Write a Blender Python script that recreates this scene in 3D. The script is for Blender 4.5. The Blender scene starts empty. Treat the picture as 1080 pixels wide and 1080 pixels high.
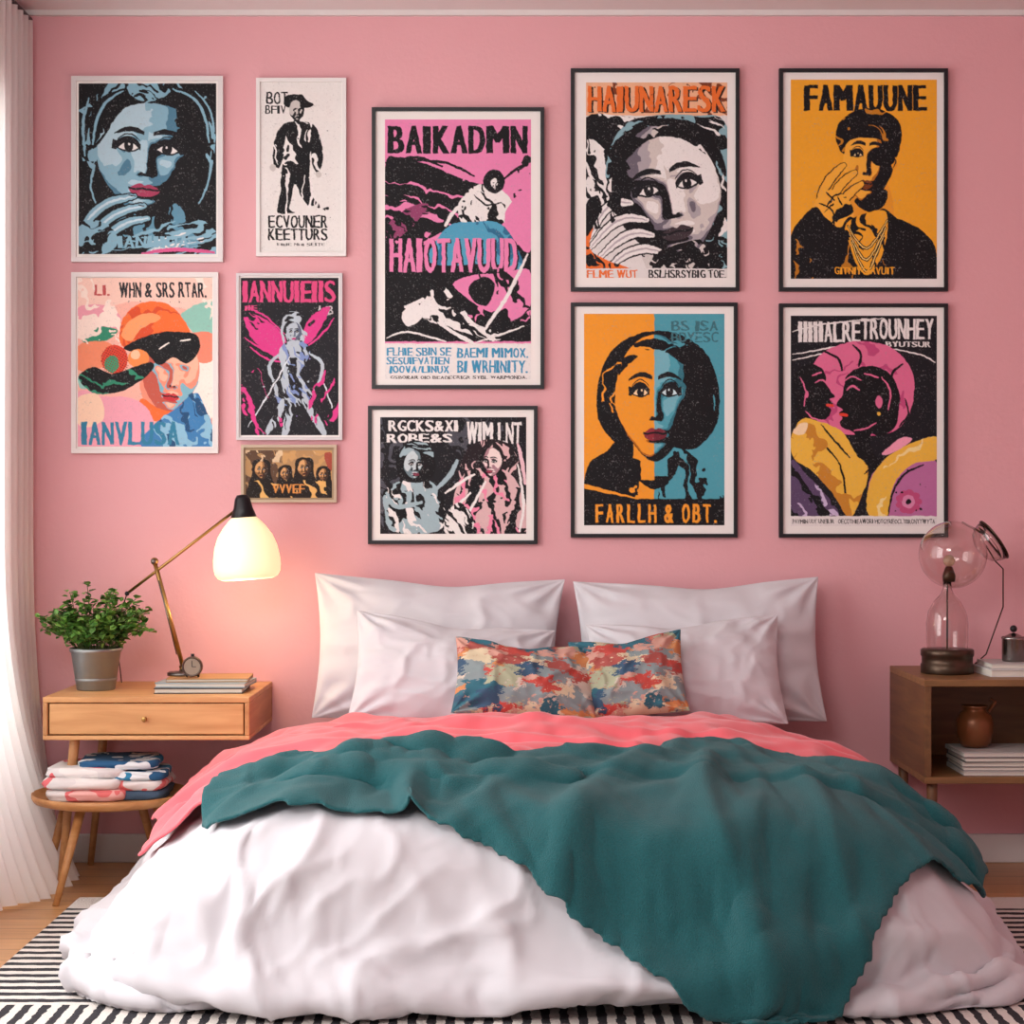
import bpy, bmesh, math, random, time
import numpy as np
from mathutils import Vector, Matrix, noise
from mathutils.bvhtree import BVHTree
T0=time.time()
random.seed(4)
S=bpy.context.scene
S.view_settings.view_transform='Standard'
S.view_settings.look='None'
def lin(c):
    return c/12.92 if c<=0.04045 else ((c+0.055)/1.055)**2.4
def hx(h):
    h=h.lstrip('#'); return tuple(lin(int(h[i:i+2],16)/255) for i in (0,2,4))+(1,)
_m={}
def mat(name,col='#888888',rough=0.6,metal=0,trans=0,emis=None,es=0,sheen=0,bump=0,bscale=200,alpha=1,ior=1.45,var=0,vscale=5,bdist=.004):
    if name in _m: return _m[name]
    m=bpy.data.materials.new(name); m.use_nodes=True
    nt=m.node_tree; b=nt.nodes['Principled BSDF']
    b.inputs['Base Color'].default_value=hx(col); b.inputs['Roughness'].default_value=rough
    b.inputs['Metallic'].default_value=metal; b.inputs['Transmission Weight'].default_value=trans
    b.inputs['IOR'].default_value=ior; b.inputs['Sheen Weight'].default_value=sheen
    b.inputs['Alpha'].default_value=alpha
    if emis: b.inputs['Emission Color'].default_value=hx(emis); b.inputs['Emission Strength'].default_value=es
    if bump or var:
        tc=nt.nodes.new('ShaderNodeTexCoord')
    if bump:
        n=nt.nodes.new('ShaderNodeTexNoise'); n.inputs['Scale'].default_value=bscale; n.inputs['Detail'].default_value=4
        bp=nt.nodes.new('ShaderNodeBump'); bp.inputs['Strength'].default_value=bump; bp.inputs['Distance'].default_value=bdist
        nt.links.new(tc.outputs['Object'],n.inputs['Vector']); nt.links.new(n.outputs['Fac'],bp.inputs['Height']); nt.links.new(bp.outputs['Normal'],b.inputs['Normal'])
    if var:
        n2=nt.nodes.new('ShaderNodeTexNoise'); n2.inputs['Scale'].default_value=vscale; n2.inputs['Detail'].default_value=3
        mx=nt.nodes.new('ShaderNodeMix'); mx.data_type='RGBA'
        c=hx(col); mx.inputs[6].default_value=tuple(x*(1-var) for x in c[:3])+(1,); mx.inputs[7].default_value=tuple(min(1,x*(1+var)) for x in c[:3])+(1,)
        nt.links.new(tc.outputs['Object'],n2.inputs['Vector']); nt.links.new(n2.outputs['Fac'],mx.inputs[0]); nt.links.new(mx.outputs[2],b.inputs['Base Color'])
    _m[name]=m; return m
def wood(name,c1,c2,axis=0,rough=0.45,scale=1.0):
    if name in _m: return _m[name]
    m=bpy.data.materials.new(name); m.use_nodes=True; nt=m.node_tree; b=nt.nodes['Principled BSDF']; b.inputs['Roughness'].default_value=rough
    tc=nt.nodes.new('ShaderNodeTexCoord'); mp=nt.nodes.new('ShaderNodeMapping')
    s=[14*scale]*3; s[axis]=1.2*scale; mp.inputs['Scale'].default_value=s
    n=nt.nodes.new('ShaderNodeTexNoise'); n.inputs['Scale'].default_value=2.5; n.inputs['Detail'].default_value=8; n.inputs['Distortion'].default_value=0.6
    r=nt.nodes.new('ShaderNodeValToRGB'); r.color_ramp.elements[0].position=.3; r.color_ramp.elements[1].position=.7
    r.color_ramp.elements[0].color=hx(c1); r.color_ramp.elements[1].color=hx(c2)
    L=nt.links.new; L(tc.outputs['Object'],mp.inputs[0]); L(mp.outputs[0],n.inputs['Vector']); L(n.outputs['Fac'],r.inputs[0]); L(r.outputs[0],b.inputs['Base Color'])
    _m[name]=m; return m

class B:
    def __init__(s): s.v=[]; s.f=[]; s.mi=[]; s.mats=[]; s.sm=[]
    def m(s,mt):
        if mt not in s.mats: s.mats.append(mt)
        return s.mats.index(mt)
    def add(s,vs,fs,mt,smooth=False):
        o=len(s.v); s.v+= [tuple(p) for p in vs]; i=s.m(mt)
        for f in fs: s.f.append([o+k for k in f]); s.mi.append(i); s.sm.append(smooth)
    def box(s,a,b,mt,M=None):
        vs=[Vector((x,y,z)) for x in (a[0],b[0]) for y in (a[1],b[1]) for z in (a[2],b[2])]
        if M: vs=[M@v for v in vs]
        s.add(vs,[(0,1,3,2),(4,6,7,5),(0,4,5,1),(2,3,7,6),(0,2,6,4),(1,5,7,3)],mt)
    def tube(s,pts,rad,mt,n=14,cap=True):
        pts=[Vector(p) for p in pts]
        if not hasattr(rad,'__len__'): rad=[rad]*len(pts)
        vs=[];fs=[]; up=None
        for i,p in enumerate(pts):
            d=(pts[min(i+1,len(pts)-1)]-pts[max(i-1,0)]).normalized()
            if up is None:
                up=Vector((0,0,1)) if abs(d.z)<.9 else Vector((1,0,0))
            a=(up-d*up.dot(d)).normalized(); up=a; bb=d.cross(a)
            for k in range(n):
                t=2*math.pi*k/n; vs.append(p+(a*math.cos(t)+bb*math.sin(t))*rad[i])
        for i in range(len(pts)-1):
            for k in range(n):
                fs.append((i*n+k,i*n+(k+1)%n,(i+1)*n+(k+1)%n,(i+1)*n+k))
        if cap: fs.append(tuple(range(n))[::-1]); fs.append(tuple((len(pts)-1)*n+k for k in range(n)))
        s.add(vs,fs,mt,True)
    def lathe(s,prof,c,mt,n=40,M=None):
        vs=[];fs=[]; c=Vector(c)
        for r,z in prof:
            for k in range(n):
                t=2*math.pi*k/n; v=Vector((r*math.cos(t),r*math.sin(t),z))
                if M: v=M@v
                vs.append(v+c)
        for i in range(len(prof)-1):
            for k in range(n): fs.append((i*n+k,i*n+(k+1)%n,(i+1)*n+(k+1)%n,(i+1)*n+k))
        s.add(vs,fs,mt,True)
    def ball(s,c,r,mt,n=20,sc=(1,1,1)):
        s.lathe([(max(1e-5,r*math.sin(math.pi*i/n)),-r*math.cos(math.pi*i/n)) for i in range(n+1)],c,mt,n*2,Matrix.Diagonal(sc))
    def build(s,name,bevel=0,sub=0):
        me=bpy.data.meshes.new(name); me.from_pydata(s.v,[],s.f)
        for m in s.mats: me.materials.append(m)
        me.polygons.foreach_set('material_index',s.mi); me.polygons.foreach_set('use_smooth',s.sm)
        me.update()
        ob=bpy.data.objects.new(name,me); S.collection.objects.link(ob)
        if bevel:
            md=ob.modifiers.new('bev','BEVEL'); md.width=bevel; md.segments=2; md.limit_method='ANGLE'; md.angle_limit=math.radians(50)
        return ob

# ---------------- room ----------------
CAMH=1.23; D=6.5; F=1950
XL,XR,HC,YF=-1.74,2.7,2.99,-7.6
wallm=mat('pink_paint','#DCA4AA',0.75,bump=.25,bscale=60,var=.03,vscale=2)
white=mat('white_trim','#D8D4D2',0.5)
ceilm=mat('ceiling_paint','#DCD8D7',0.9)
b=B(); b.box((XL-.1,0,0),(XR+.1,.1,HC),wallm); b.build('wall_back')
b=B(); b.box((XR,YF,0),(XR+.1,0,HC),wallm); b.build('wall_right')
WY0,WY1,WZ0,WZ1=-3.4,-.35,.25,2.65
b=B()
b.box((XL-.1,WY1,0),(XL,0,HC),wallm); b.box((XL-.1,YF,0),(XL,WY0,HC),wallm)
b.box((XL-.1,WY0,0),(XL,WY1,WZ0),wallm); b.box((XL-.1,WY0,WZ1),(XL,WY1,HC),wallm); b.build('wall_left')
b=B()
for y in (WY0,(WY0+WY1)/2-.03,WY1-.06): b.box((XL-.08,y,WZ0),(XL-.02,y+.06,WZ1),white)
for z in (WZ0,WZ1-.06): b.box((XL-.08,WY0+.06,z),(XL-.02,WY1-.06,z+.06),white)
b.build('window_1',.004)
b=B(); b.box((XL-.1,YF,HC),(XR+.1,.1,HC+.1),ceilm); b.build('ceiling')
b=B(); b.box((XL,-.02,HC-.018),(XR,-.0,HC),white); b.build('trim_1')
b=B(); b.box((XL,-.018,0.0),(XR,0,.1),white); b.build('baseboard_back',.004)
b=B(); b.box((XR-.018,YF,0.0),(XR,-.018,.1),white); b.build('baseboard_right',.004)
# floor
m=bpy.data.materials.new('oak_floor'); m.use_nodes=True; nt=m.node_tree; bs=nt.nodes['Principled BSDF']; bs.inputs['Roughness'].default_value=.35
tc=nt.nodes.new('ShaderNodeTexCoord'); br=nt.nodes.new('ShaderNodeTexBrick')
br.inputs['Scale'].default_value=1; br.inputs['Brick Width'].default_value=1.3; br.inputs['Row Height'].default_value=.13; br.inputs['Mortar Size'].default_value=.002
br.inputs['Color1'].default_value=hx('#D89A60'); br.inputs['Color2'].default_value=hx('#C4864E'); br.inputs['Mortar'].default_value=hx('#6f482a')
mp=nt.nodes.new('ShaderNodeMapping'); mp.inputs['Scale'].default_value=(1.5,18,1)
n=nt.nodes.new('ShaderNodeTexNoise'); n.inputs['Scale'].default_value=3; n.inputs['Detail'].default_value=7
mx=nt.nodes.new('ShaderNodeMix'); mx.data_type='RGBA'; mx.blend_type='MULTIPLY'; mx.inputs[0].default_value=.5
L=nt.links.new
L(tc.outputs['Object'],br.inputs['Vector']); L(tc.outputs['Object'],mp.inputs[0]); L(mp.outputs[0],n.inputs['Vector'])
L(br.outputs['Color'],mx.inputs[6]); L(n.outputs['Fac'],mx.inputs[7]); 
gm=nt.nodes.new('ShaderNodeGamma'); gm.inputs[1].default_value=.85; L(mx.outputs[2],gm.inputs[0]); L(gm.outputs[0],bs.inputs['Base Color'])
b=B(); b.box((XL-.1,YF,-.1),(XR+.1,.1,0),m); b.build('floor')
# rug
m=bpy.data.materials.new('striped_rug'); m.use_nodes=True; nt=m.node_tree; bs=nt.nodes['Principled BSDF']; bs.inputs['Roughness'].default_value=.95
def N(t,**k):
    x=nt.nodes.new(t)
    for a,v in k.items(): setattr(x,a,v)
    return x
L=nt.links.new
def math_(op,a,b_=None,c=None):
    x=N('ShaderNodeMath',operation=op)
    for i,v in enumerate((a,b_,c)):
        if v is None: continue
        if isinstance(v,(int,float)): x.inputs[i].default_value=v
        else: L(v,x.inputs[i])
    return x.outputs[0]
tc=N('ShaderNodeTexCoord'); sp=N('ShaderNodeSeparateXYZ'); 
nz=N('ShaderNodeTexNoise'); nz.inputs['Scale'].default_value=25; L(tc.outputs['Object'],nz.inputs['Vector'])
L(tc.outputs['Object'],sp.inputs[0])
wob=math_('MULTIPLY',math_('SUBTRACT',nz.outputs['Fac'],.5),.016)
X=math_('ADD',sp.outputs[0],wob); Y=math_('ADD',sp.outputs[1],wob)
rows=math_('GREATER_THAN',math_('FRACT',math_('MULTIPLY',Y,16.0)),.50)   # stripes
dash=math_('GREATER_THAN',math_('FRACT',math_('MULTIPLY',X,22.0)),.52)
band=math_('GREATER_THAN',math_('FRACT',math_('MULTIPLY',Y,4.2)),.16)
dash2=math_('MULTIPLY',dash,band)
front=math_('LESS_THAN',Y,-1.93)
bk=math_('LESS_THAN',Y,-.82)
patt=math_('ADD',math_('MULTIPLY',dash2,front),math_('MULTIPLY',math_('MULTIPLY',rows,math_('SUBTRACT',1,front)),bk))
mx=N('ShaderNodeMix',data_type='RGBA'); L(patt,mx.inputs[0]); mx.inputs[6].default_value=hx('#DAD2CB'); mx.inputs[7].default_value=hx('#26242A'); L(mx.outputs[2],bs.inputs['Base Color'])
bp=N('ShaderNodeBump'); n3=N('ShaderNodeTexNoise'); n3.inputs['Scale'].default_value=180; L(tc.outputs['Object'],n3.inputs['Vector']); L(n3.outputs['Fac'],bp.inputs['Height']); bp.inputs['Distance'].default_value=.01; bp.inputs['Strength'].default_value=.7; L(bp.outputs[0],bs.inputs['Normal'])
b=B(); b.box((-1.37,-3.2,0),(1.95,-.65,.012),m); b.build('striped_rug',.004)

# curtain
cm=bpy.data.materials.new('sheer_curtain'); cm.use_nodes=True; nt=cm.node_tree; bs=nt.nodes['Principled BSDF']; bs.inputs['Base Color'].default_value=hx('#F6F4F2'); bs.inputs['Roughness'].default_value=.9
tr=nt.nodes.new('ShaderNodeBsdfTranslucent'); tr.inputs[0].default_value=hx('#F6F4F2'); ms=nt.nodes.new('ShaderNodeMixShader'); ms.inputs[0].default_value=.5
nt.links.new(bs.outputs[0],ms.inputs[1]); nt.links.new(tr.outputs[0],ms.inputs[2]); nt.links.new(ms.outputs[0],nt.nodes['Material Output'].inputs[0])
b=B(); vs=[];fs=[]; nu,nv=240,40
for j in range(nv+1):
    t=j/nv; z=HC-.05-(HC-.06)*t
    for i in range(nu+1):
        u=i/nu; y=-.05-1.5*u
        fl=max(0,(t-.60)/.40)**2.4
        w=.020+.010*math.sin(7*u+1)
        x=XL+.045+w*math.sin(u*2*math.pi*22+.5*math.sin(3*t+u*9))*(1+.6*fl)+fl*.20*math.exp(-((u-.3)/.28)**2)+fl*.03
        y-= fl*.05*math.sin(u*21)
        vs.append((x,y,z))
for j in range(nv):
    for i in range(nu): a=j*(nu+1)+i; fs.append((a,a+1,a+nu+2,a+nu+1))
b.add(vs,fs,cm,True); b.build('curtain')
b=B(); b.tube([(XL+.05,-.02,HC-.035),(XL+.05,-3.6,HC-.035)],.01,mat('rod','#35302e',.4,metal=.8))
b.build('curtain_rod')

# ---------------- cloth helpers ----------------
def mesh_obj(name,vs,fs,mt=None):
    me=bpy.data.meshes.new(name); me.from_pydata([tuple(v) for v in vs],[],fs); me.update()
    for p in me.polygons: p.use_smooth=True
    if mt: me.materials.append(mt)
    ob=bpy.data.objects.new(name,me); S.collection.objects.link(ob); return ob
def collider(ob,th=.012,fr=25):
    md=ob.modifiers.new('Collision','COLLISION'); ob.collision.thickness_outer=th; ob.collision.thickness_inner=.05; ob.collision.cloth_friction=fr; ob.collision.damping=.2
def simulate(obs,frames):
    S.frame_start=1; S.frame_end=frames
    for f in range(1,frames+1): S.frame_set(f)
    dg=bpy.context.evaluated_depsgraph_get(); out=[]
    for o in obs:
        me=bpy.data.meshes.new_from_object(o.evaluated_get(dg)); out.append(me)
    for o,me in zip(obs,out):
        o.modifiers.clear(); o.data=me
    S.frame_set(1)
def bake(o):
    dg=bpy.context.evaluated_depsgraph_get(); me=bpy.data.meshes.new_from_object(o.evaluated_get(dg)); o.modifiers.clear(); o.data=me
def cloth(ob,pressure=0,shrink=0,grav=1,tension=15,bend=.5,mass=.3,q=5,pin=None,selfc=False,dist=.01,air=1):
    md=ob.modifiers.new('Cloth','CLOTH'); s=md.settings
    s.quality=q; s.mass=mass; s.tension_stiffness=tension; s.compression_stiffness=tension; s.shear_stiffness=5; s.bending_stiffness=bend; s.air_damping=air
    s.effector_weights.gravity=grav; s.shrink_min=shrink
    if pressure: s.use_pressure=True; s.uniform_pressure_force=pressure
    if pin: s.vertex_group_mass=pin
    c=md.collision_settings; c.distance_min=dist; c.collision_quality=3; c.use_self_collision=selfc; c.friction=20
    if selfc: c.self_distance_min=.01
    md.point_cache.frame_start=1; md.point_cache.frame_end=200
    return md
def crumple(ob,amp,sc,seed=0,p=2,low=0):
    me=ob.data; me.update(); off=Vector((seed*7.3,seed*3.1,seed)); res=[]
    for v in me.vertices:
        q=v.co; w=Vector((noise.noise(q*2.3+off),noise.noise(q*2.3+off+Vector((5,5,5))),noise.noise(q*2.1-off)))*.35
        a=Vector(((q.x+w.x)*sc[0],(q.y+w.y)*sc[1],(q.z+w.z)*sc[2]))+off
        r1=(1-min(1,abs(noise.noise(a))*2.2))**p; r2=(1-min(1,abs(noise.noise(a*2.1+off))*2.2))**p
        mk=.35+.65*max(0,min(1,.5+1.5*noise.noise(q*2+off*2)))
        d=amp*mk*(r1+.45*r2)+low*noise.noise(q*4+off)
        if q.z<.03: d*=.3
        res.append(q+v.normal*d)
    for v,c in zip(me.vertices,res): v.co=c; v.co.z=max(v.co.z,.014)

# ---------------- bed ----------------
CX=.16
sheetm=mat('white_cotton','#CBC9CE',.85,sheen=.15,bump=.12,bscale=500)
b=B(); bedw=mat('bed_base_fabric','#D4D0D0',.9,bump=.2,bscale=300)
b.box((CX-.80,-1.72,.03),(CX+.80,-.05,.26),bedw); b.box((CX-.74,-1.62,.26),(CX+.74,-.05,.455),sheetm)
for x in (CX-.78,CX+.72):
    for y in (-1.68,-.15): b.box((x,y,0.012),(x+.06,y+.06,.03),mat('rod'))
vs=[];fs=[]; nu_=160
for j in range(5):
    for i in range(nu_+1):
        x=CX-.78+1.56*i/nu_; vs.append((x,-1.90-.012*math.sin(i*.9+math.sin(i*.13)*3)*(1-j*.15),.014+.034*j))
for j in range(4):
    for i in range(nu_): a=j*(nu_+1)+i; fs.append((a,a+1,a+nu_+2,a+nu_+1))
b.add(vs,fs,bedw,True)
b.build('bed')
def body(s,t,ins=0):
    r=max(abs(s),abs(t)); r0=.60
    def sup(A,Bb,n):
        if r<1e-6: return 0,0
        a,c=s/r,t/r
        k=(abs(a)**n+abs(c)**n)**(-1/n)
        return a*k*A,c*k*Bb
    y0=-1.13
    H=.515-ins*.9
    if r<=r0:
        q=r/r0
        x,y=sup(.77-ins,.68-ins,4.5); x*=q;y*=q
        z=H+.035*(1-q*q)
    else:
        ph=(r-r0)/(1-r0)*math.pi/2
        x0,yy0=sup(.77-ins,.68-ins,4.5); x1,yy1=sup(1.22-ins,.90-ins,7)
        x=x0+(x1-x0)*math.sin(ph)**1.4; y=yy0+(yy1-yy0)*math.sin(ph)**.6
        z=H*math.cos(ph)**1.0
    z+= -.045*max(0,-y)+ (.02 if y>0 else 0)
    X=CX-.075+x; Yv=y0+y
    if Yv>-.36: Yv=-.36
    if r>r0 and t<0 and abs(t)>=abs(s):
        z+=.085*math.exp(-((s-.05)/.48)**4)*((r-r0)/(1-r0))**2
    return Vector((X+ (.02*(-y)) ,Yv,max(z,.02)))
def bodymesh(name,n,ins,jit=0):
    vs=[];fs=[]
    for j in range(n+1):
        for i in range(n+1):
            p=body(-1+2*i/n,-1+2*j/n,ins)
            if jit:
                p.z+=jit*(noise.noise(p*5)+.6*noise.noise(p*11)); p.x+=jit*noise.noise(p*6+Vector((9,0,0))); p.y+=jit*noise.noise(p*6+Vector((0,7,0)))
                p.z=max(p.z,.016)
            vs.append(p)
    for j in range(n):
        for i in range(n): a=j*(n+1)+i; fs.append((a,a+1,a+n+2,a+n+1))
    return mesh_obj(name,vs,fs)
nD=110
duv=bodymesh('duvet',nD,0,.012); duv.data.materials.append(sheetm)
vg=duv.vertex_groups.new(name='pin')
for j in range(nD+1):
    for i in range(nD+1):
        if i in(0,nD) or j in (0,nD): vg.add([j*(nD+1)+i],1,'REPLACE')
inner=bodymesh('inner',60,.05)
flc=mesh_obj('flc',[(-3,-4,0),(3,-4,0),(3,.5,0),(-3,.5,0)],[(0,1,2,3)])
collider(inner); collider(flc,.008)
cloth(duv,pressure=.4,shrink=-.07,grav=.8,bend=.4,pin='pin',tension=15)
simulate([duv],26)
bpy.data.objects.remove(inner)
ss=duv.modifiers.new('s','SUBSURF'); ss.levels=1; bake(duv)
# soft long folds falling from the top edge to the hem
crumple(duv,.026,(2.8,2.6,.8),1,3.2,.010)
crumple(duv,.005,(7,5,2),5,3)
print('duvet',time.time()-T0)
collider(duv,.010)
def poly_in(p,poly):
    x,y=p; c=False; n=len(poly)
    for i in range(n):
        x1,y1=poly[i]; x2,y2=poly[i-1]
        if (y1>y)!=(y2>y) and x<(x2-x1)*(y-y1)/(y2-y1)+x1: c=not c
    return c
def sheet(name,poly,step,zf,mt):
    xs=[p[0] for p in poly]; ys=[p[1] for p in poly]
    nx=int((max(xs)-min(xs))/step)+1; ny=int((max(ys)-min(ys))/step)+1
    idx={};vs=[];fs=[]; rest=[]
    def g(i,j):
        if (i,j) not in idx:
            x=min(xs)+i*step;y=min(ys)+j*step
            idx[(i,j)]=len(vs); q=zf(x,y); vs.append(q if hasattr(q,'__len__') else (x,y,q)); rest.append((x,y))
        return idx[(i,j)]
    for i in range(nx):
        for j in range(ny):
            if poly_in((min(xs)+(i+.5)*step,min(ys)+(j+.5)*step),poly): fs.append((g(i,j),g(i+1,j),g(i+1,j+1),g(i,j+1)))
    ob=mesh_obj(name,vs,fs,mt); return ob,rest
coralm=mat('coral_fabric','#E2606A',.8,sheen=.3,bump=.15,bscale=400)
cp=[(-1.02,-1.58),(-1.08,-1.0),(-1.00,-.40),(1.15,-.40),(1.30,-1.0),(1.30,-1.55),(0,-1.62)]
coral,_r=sheet('bedspread',cp,.020,lambda x,y:.655+.030*math.sin(y*30+2.5*math.sin(x*3.1)+x*2)+.015*noise.noise(Vector((x*6,y*6,1))),coralm)
cloth(coral,shrink=-.03,bend=.08,q=5,air=2)
simulate([coral],34)
crumple(coral,.034,(2.0,7,4),3,2.8,.012)
crumple(coral,.009,(7,14,8),6,2)
print('coral',time.time()-T0)
collider(coral,.010)
tealm=mat('teal_wool','#14575C',.95,sheen=.12,bump=1.0,bscale=300,var=.35,vscale=220,bdist=.005)
def bvh(o):
    me=o.data; return BVHTree.FromPolygons([v.co.copy() for v in me.vertices],[tuple(p.vertices) for p in me.polygons])
bvs=[bvh(duv),bvh(coral)]
def surf(x,y):
    z=0
    for t in bvs:
        h=t.ray_cast(Vector((x,y,2)),Vector((0,0,-1)))
        if h[0]: z=max(z,h[0].z)
    return z
tp0=[(-.80,-1.52),(-.60,-1.47),(-.45,-1.51),(-.2,-1.48),(0,-1.51),(.20,-1.47),(.34,-1.40),(.46,-1.28),(.60,-1.22),(.74,-1.28),(.88,-1.38),(1.05,-1.42),(1.32,-1.40),(1.36,-1.60),(1.30,-1.78),(1.08,-1.90),(.97,-2.02),(.88,-2.24),(.80,-2.44),(.69,-2.60),(.56,-2.52),(.42,-2.38),(.20,-2.21),(.02,-2.06),(-.16,-1.95),(-.34,-1.88),(-.55,-1.84),(-.80,-1.78)]
tp=[]
n_=len(tp0)
for i in range(n_):
    p0,p1,p2,p3=tp0[i-1],tp0[i],tp0[(i+1)%n_],tp0[(i+2)%n_]
    for k_ in range(4):
        u=k_/4; tp.append(tuple(.5*((2*p1[d])+(-p0[d]+p2[d])*u+(2*p0[d]-5*p1[d]+4*p2[d]-p3[d])*u*u+(-p0[d]+3*p1[d]-3*p2[d]+p3[d])*u**3) for d in (0,1)))
FX,FY=.60,-1.05
def fan(x,y):
    dx,dy=x-FX,y-FY; r=math.hypot(dx,dy); th=math.atan2(dx,-dy)
    ph=th*7.5+1.0*math.sin(r*2.6+th)+2.0*noise.noise(Vector((x*1.2,y*1.2,8)))
    w=1-abs(math.sin(ph)); ph2=th*13+1.7*noise.noise(Vector((x*1.6,y*1.6,3)))
    w2=1-abs(math.sin(ph2))
    mk=.25+1.0*max(0,min(1,.5+1.4*noise.noise(Vector((x*1.9,y*1.9,4)))))
    return (w**1.8*mk+.45*w2**2*(1.25-mk))*min(1,r*1.6)
PY=-1.64
def tz(x,y):
    yb=-2.18; xb=1.18
    z=surf(min(max(x,-.70),.90),max(y,-1.68))+.016
    lift=.022*fan(x,y)
    if y<yb: return (x,yb-lift,z-(yb-y))
    if x>xb: return (xb+lift,y,z-(x-xb))
    return (x,y,z+lift)
teal,rest=sheet('throw_blanket',tp,.014,tz,tealm)
vg=teal.vertex_groups.new(name='pin')
for i,(x,y) in enumerate(rest):
    if y>PY and -.70<x<.90: vg.add([i],1,'REPLACE')
cloth(teal,shrink=0,bend=.2,q=6,air=1,mass=.35,pin='pin')
simulate([teal],34)
teal.data.update()
new=[]
for v,(x,y) in zip(teal.data.vertices,rest):
    d=.046*fan(x,y)+.006*noise.noise(Vector((x*5,y*5,2)))
    if y>PY and -.70<x<.90: d*=.7
    if v.normal.z<-.2: d=-d
    new.append(v.co+v.normal*d)
for v,c in zip(teal.data.vertices,new): v.co=c; v.co.z=max(c.z,.03)
print('teal',time.time()-T0)
bpy.data.objects.remove(flc)
for o in (duv,coral,teal):
    o.modifiers.clear()
    if o is not duv:
        sm=o.modifiers.new('smo','SMOOTH'); sm.iterations=3; sm.factor=.4
        sd=o.modifiers.new('sol','SOLIDIFY'); sd.thickness=.010; sd.offset=1
        ss=o.modifiers.new('sub','SUBSURF'); ss.levels=1; ss.render_levels=1
    for p in o.data.polygons: p.use_smooth=True

# pillows : two sewn panels, pointed corners, tension wrinkles running in from the seams
def pillow(name,w,t,h,loc,rot,mt,seed,taper=0,sag=.03):
    nx,ny=72,48; vs=[];fs=[];ids={}
    for side in (0,1):
        sg=1 if side else -1
        for j in range(ny+1):
            for i in range(nx+1):
                e=i in(0,nx) or j in(0,ny)
                if e and side: ids[(1,i,j)]=ids[(0,i,j)]; continue
                u=math.sin((-1+2*i/nx)*math.pi/2*.94)/math.sin(math.pi/2*.94); v=math.sin((-1+2*j/ny)*math.pi/2*.94)/math.sin(math.pi/2*.94)
                th=t/2*(max(0,(1-u**2))**.55*max(0,(1-v**2))**.55)
                th*=1-.22*(v if v>0 else 0)+.06*noise.noise(Vector((u*1.5,v*1.5,seed)))
                x=u*w/2*(1-.055*(1-v*v)**1.2)*(1-taper*v*.5); z=v*h/2*(1-(.075 if v>0 else .03)*(1-u*u)**1.1)
                z-=sag*max(0,v)*math.exp(-((u-.1*math.sin(seed))/.35)**2)*.6
                # seam puckers and corner folds
                ed=max(abs(u),abs(v)); s1=math.sin((u if abs(v)>abs(u) else v)*16+seed*2+2*noise.noise(Vector((u*2,v*2,seed+3))))
                pk=.006*s1*max(0,(ed-.55)/.45)*(1-ed)**.5*2.2
                q=Vector((u*2.0+.5*noise.noise(Vector((u*2,v*2,seed))),v*1.5,seed*1.7+side*9))
                cr=.013*(1-min(1,abs(noise.noise(q))*2.6))**2.5*(1-ed**4)+.006*(1-min(1,abs(noise.noise(q*2.2))*2.6))**2*(1-ed**4)
                cd=(1-abs(u))+(1-abs(v)); an=math.atan2(1-abs(u)+.001,1-abs(v)+.001)
                cr+=.007*math.sin(an*11+seed)*math.exp(-((cd-.45)/.3)**2)
                y=sg*(th+pk+cr*(0 if e else 1)) if not e else .004*noise.noise(Vector((u*3,v*3,seed)))
                ids[(side,i,j)]=len(vs); vs.append((x,y,z))
    for side in(0,1):
        for j in range(ny):
            for i in range(nx):
                q=(ids[(side,i,j)],ids[(side,i+1,j)],ids[(side,i+1,j+1)],ids[(side,i,j+1)])
                fs.append(q if side==0 else q[::-1])
    o=mesh_obj(name,vs,fs,mt); o.location=loc; o.rotation_euler=[math.radians(a) for a in rot]
    ss=o.modifiers.new('sub','SUBSURF'); ss.levels=1; ss.render_levels=1
    return o
m=bpy.data.materials.new('patchwork_print'); m.use_nodes=True; nt=m.node_tree; bs=nt.nodes['Principled BSDF']; bs.inputs['Roughness'].default_value=.9
tc=nt.nodes.new('ShaderNodeTexCoord'); mp=nt.nodes.new('ShaderNodeMapping'); mp.inputs['Scale'].default_value=(13,1,26); mp.inputs['Rotation'].default_value=(0,.12,0)
vo=nt.nodes.new('ShaderNodeTexVoronoi'); vo.distance='MANHATTAN'; vo.inputs['Scale'].default_value=1; vo.inputs['Randomness'].default_value=1
nz=nt.nodes.new('ShaderNodeTexNoise'); nz.inputs['Scale'].default_value=1.6; nz.inputs['Detail'].default_value=9; nz.inputs['Roughness'].default_value=.7
va=nt.nodes.new('ShaderNodeVectorMath'); va.operation='MULTIPLY_ADD'; va.inputs[1].default_value=(3.2,1,3.2)
sx=nt.nodes.new('ShaderNodeSeparateColor'); rp=nt.nodes.new('ShaderNodeValToRGB'); rp.color_ramp.interpolation='CONSTANT'
cols=['#BFB4A6','#B5453D','#2C6272','#C08050','#7E8C8E','#C29284','#A0A58A','#34506A','#C9BA9C','#A04F48']
el=rp.color_ramp.elements
el[0].color=hx(cols[0]); el[1].position=.1; el[1].color=hx(cols[1])
for k in range(2,10): e=el.new(k*.1); e.color=hx(cols[k])
L=nt.links.new
L(tc.outputs['Object'],mp.inputs[0]); L(mp.outputs[0],nz.inputs['Vector']); L(nz.outputs['Color'],va.inputs[0]); L(mp.outputs[0],va.inputs[2]); L(va.outputs[0],vo.inputs['Vector'])
L(vo.outputs['Color'],sx.inputs[0]); L(sx.outputs[0],rp.inputs[0]); L(rp.outputs[0],bs.inputs['Base Color'])
patch=m
pillow('pillow',.85,.22,.50,(-.255,-.18,.765),(-12,1.5,0),sheetm,1,-.03)
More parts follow.
